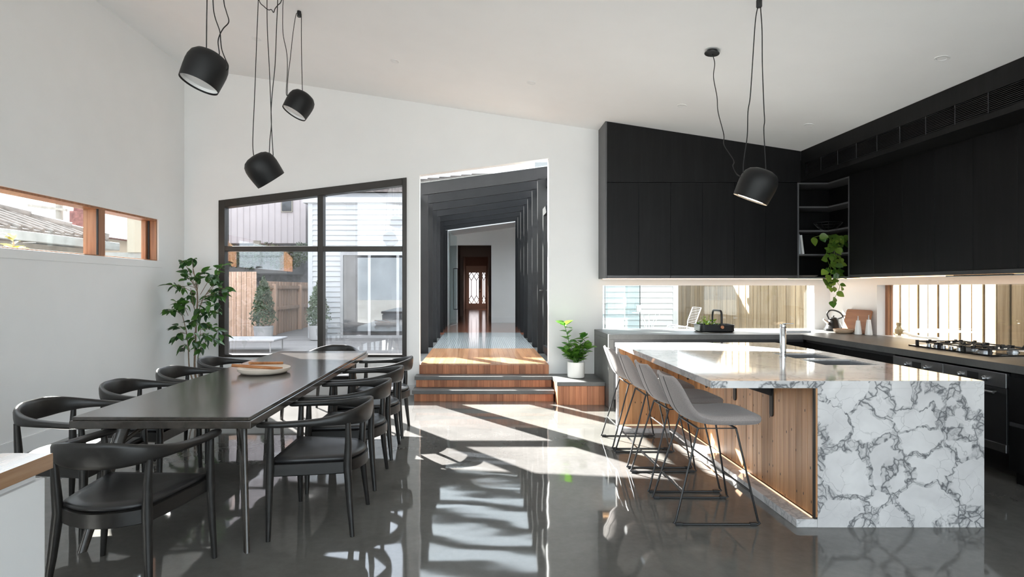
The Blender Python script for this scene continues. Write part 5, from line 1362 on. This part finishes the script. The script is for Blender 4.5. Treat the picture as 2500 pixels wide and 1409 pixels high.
for s_ in (-1, 1):
    build('frame', MB().tube(catmull([(X0-0.20,Y0+s_*0.2,DZ+0.0075),(X0-0.17,Y0+s_*0.2,DZ+0.40),(X0+0.16,Y0+s_*0.2,DZ+0.38),(X0+0.20,Y0+s_*0.2,DZ+0.50),(X0+0.29,Y0+s_*0.2,DZ+0.74)],5), 0.009, 6), M['whitewire'], t, smooth=60)
    build('rear_leg', MB().tube([(X0+0.17,Y0+s_*0.2,DZ+0.39),(X0+0.26,Y0+s_*0.2,DZ+0.0075)], 0.009, 6), M['whitewire'], t, smooth=60)
for i in range(11):
    q = i/10; build('back_wire', MB().tube([(X0+0.19+0.10*q,Y0-0.2,DZ+0.46+0.28*q),(X0+0.19+0.10*q,Y0+0.2,DZ+0.46+0.28*q)], 0.0045, 5), M['whitewire'], t)
for i in range(9):
    q = i/8; build('seat_wire', MB().tube([(X0-0.16+0.32*q,Y0-0.2,DZ+0.395-0.01*q),(X0-0.16+0.32*q,Y0+0.2,DZ+0.395-0.01*q)], 0.0045, 5), M['whitewire'], t)

# gas regulator and hose outside the right strip window
t = thing('gas_regulator', 'dull brass gas valve with white hose outside the strip window', 'gas valve', (5.2, 6.9, 0.86))
rx_, ry_ = 5.18, 7.08
build('valve_body', MB().lathe([(0.03,0),(0.04,0.01),(0.042,0.06),(0.03,0.07),(0.02,0.10),(0.026,0.11),(0.026,0.14),(0,0.142)], 14, (rx_,ry_,0.90)), M['brass'], t, smooth=40)
build('coupling', MB().tube([(rx_,ry_,0.945),(rx_+0.0,ry_-0.09,0.93)], [0.030,0.026], 12), M['brass'], t, smooth=40)
build('hose', MB().tube(catmull([(rx_,ry_-0.09,0.93),(rx_,ry_-0.25,0.90),(rx_,ry_-0.42,0.885),(rx_+0.02,ry_-0.62,0.88),(rx_+0.02,ry_-0.70,0.70),(rx_+0.02,ry_-0.70,-0.12)],5), 0.021, 10), M['hose'], t, smooth=60)
build('supply_pipe', MB().tube([(rx_,ry_,0.905),(rx_,ry_,-0.12)], 0.012, 8), M['brass'], t, smooth=60)

# ------------------------------------------------------------------ outside the left strip window
t = thing('neighbour_cottage', 'neighbouring cottage with weathered ribbed tile roof beside the cedar window', 'building', (-9, 6, 0))
c0 = Vector((-6.5, 10.05, 2.27)); hipd = Vector((-1.0, -0.8, 0.36))
apx = c0 + hipd*4.2; near = Vector((-6.5, 1.0, 2.27)); nearr = Vector((apx.x, 1.0, apx.z))
slope = Vector((-1,0,0.36))
m_ = MB(); ncr = 13
for k_ in range(ncr):                                # tile courses
    u0, u1 = 4.2*k_/ncr, 4.2*(k_+1)/ncr
    y_end0, y_end1 = c0.y-0.8*u0, c0.y-0.8*u1
    a0 = Vector((c0.x-u0, 1.0, c0.z+0.36*u0)); b0 = Vector((c0.x-u0, y_end0, a0.z)); a1 = Vector((c0.x-u1, 1.0, c0.z+0.36*u1)); b1 = Vector((c0.x-u1, y_end1, a1.z))
    up_ = Vector((0.012,0,0.045))
    m_.add([a0+up_, b0+up_, b1, a1, a0, b0], [(0,1,2,3),(4,5,1,0)])
roof_o = build('tile_courses', m_, M['tile'], t)
ribs = MB(); y = 1.2
while y < 10.0:                                      # rolls of the tiles
    umax = min(4.2, (c0.y-0.05-y)/0.8)
    if umax > 0.15: ribs.tube([Vector((c0.x, y, c0.z+0.05)), Vector((c0.x-umax, y, c0.z+0.05+0.36*umax))], 0.035, 6)
    y += 0.21
o = build('tile_rolls', ribs, M['tile'], t, smooth=60); o['kind'] = 'stuff'
for k_ in range(10):
    q0 = c0 + hipd*(0.42*k_); q1 = c0 + hipd*(0.42*k_+0.44)
    build('hip_cap', MB().tube([q0+Vector((0,0,0.075)), q1+Vector((0,0,0.055))], [0.085,0.070], 8), M['tile'], t, smooth=50)
build('gutter', MB().box(-6.48, -6.36, 1.0, 10.15, 2.13, 2.265), M['gutter'], t, bevel=0.01)
build('gutter', MB().box(-12.0, -6.48, 10.05, 10.17, 2.13, 2.265), M['gutter'], t, bevel=0.01)
build('far_roof', MB().add([c0, apx, Vector((-14, apx.y, apx.z)), Vector((-14, c0.y, c0.z))], [(0,1,2,3)]), M['tile'], t)
build('wall', MB().box(-12, -6.75, 1.0, 9.85, -0.1, 2.14), M['pole'], t)
t = thing('red_roof_house', 'distant red-roofed house with tall brick chimney', 'building', (-17, 21, 0))
build('wall', MB().box(-22, -14.2, 19.5, 26, -0.1, 3.4), M['cream'], t)
rm = MB(); ap = Vector((-18.3, 22.5, 5.0)); base_ = [(-22.5,19.0,3.35),(-13.7,19.0,3.35),(-13.7,26.5,3.35),(-22.5,26.5,3.35)]
rm.add([Vector(p) for p in base_] + [ap + Vector((-1.5,0,0)), ap + Vector((1.5,0,0))], [(0,1,5,4),(1,2,5),(2,3,4,5),(3,0,4),(0,3,2,1)])
build('roof', rm, M['redroof'], t)
build('chimney', MB().box(-13.72, -13.20, 19.2, 19.72, 3.0, 4.05).box(-13.64, -13.27, 19.27, 19.65, 4.05, 5.6), M['brick'], t)
t = thing('power_pole', 'weathered timber power pole with cross arm beside brick chimney', 'pole', (-13.4, 18.3, -0.13))
build('post', MB().tube([(-13.4,18.3,-0.13),(-13.4,18.3,4.15)], [0.13,0.10], 10), M['pole'], t, smooth=60)
build('cross_arm', MB().prism([(-14.3,18.15,4.05),(-13.1,18.15,3.90),(-13.1,18.15,3.98),(-14.3,18.15,4.13)], (0,0.1,0)), M['pole'], t)
t = thing('cream_annex', 'plain cream clad wall corner past the tiled cottage roof', 'building', (-8.2, 14.5, 0))
build('wall', MB().box(-13.5, -8.0, 14.2, 16.5, -0.1, 4.6) if False else MB().box(-8.72, -7.3, 14.2, 16.5, 2.35, 4.6), M['cream'], t)
build('lower_wall', MB().box(-9.6, -7.3, 14.25, 16.5, -0.1, 2.35), M['gutter'], t)
t = thing('garden_shrub', 'yellow-green broadleaf shrub outside the cedar window', 'shrub', (-4.75, 5.3, -0.13))
rn = random.Random(4)
lm_y = leaf_mesh('leaf', M['yellowleaf'], 0.5, 0.2, 0.35)
for (x, y, h) in ((-4.85,5.45,2.12),(-4.95,5.25,2.06),(-4.75,5.85,2.02),(-4.9,5.05,2.10)):
    build('stem', MB().tube([(x,y,-0.13),(x+0.02,y,1.0),(x,y,h-0.08)], [0.02,0.014,0.008], 6), M['bark'], t, smooth=60)
    for i in range(15):
        a = i*2.4; q = rn.random()
        put_leaf(t, lm_y, (x, y, h-0.25+0.2*q), (math.cos(a), math.sin(a), 0.4+0.8*q), rn.uniform(0.11,0.17), roll=rn.uniform(-.3,.3))
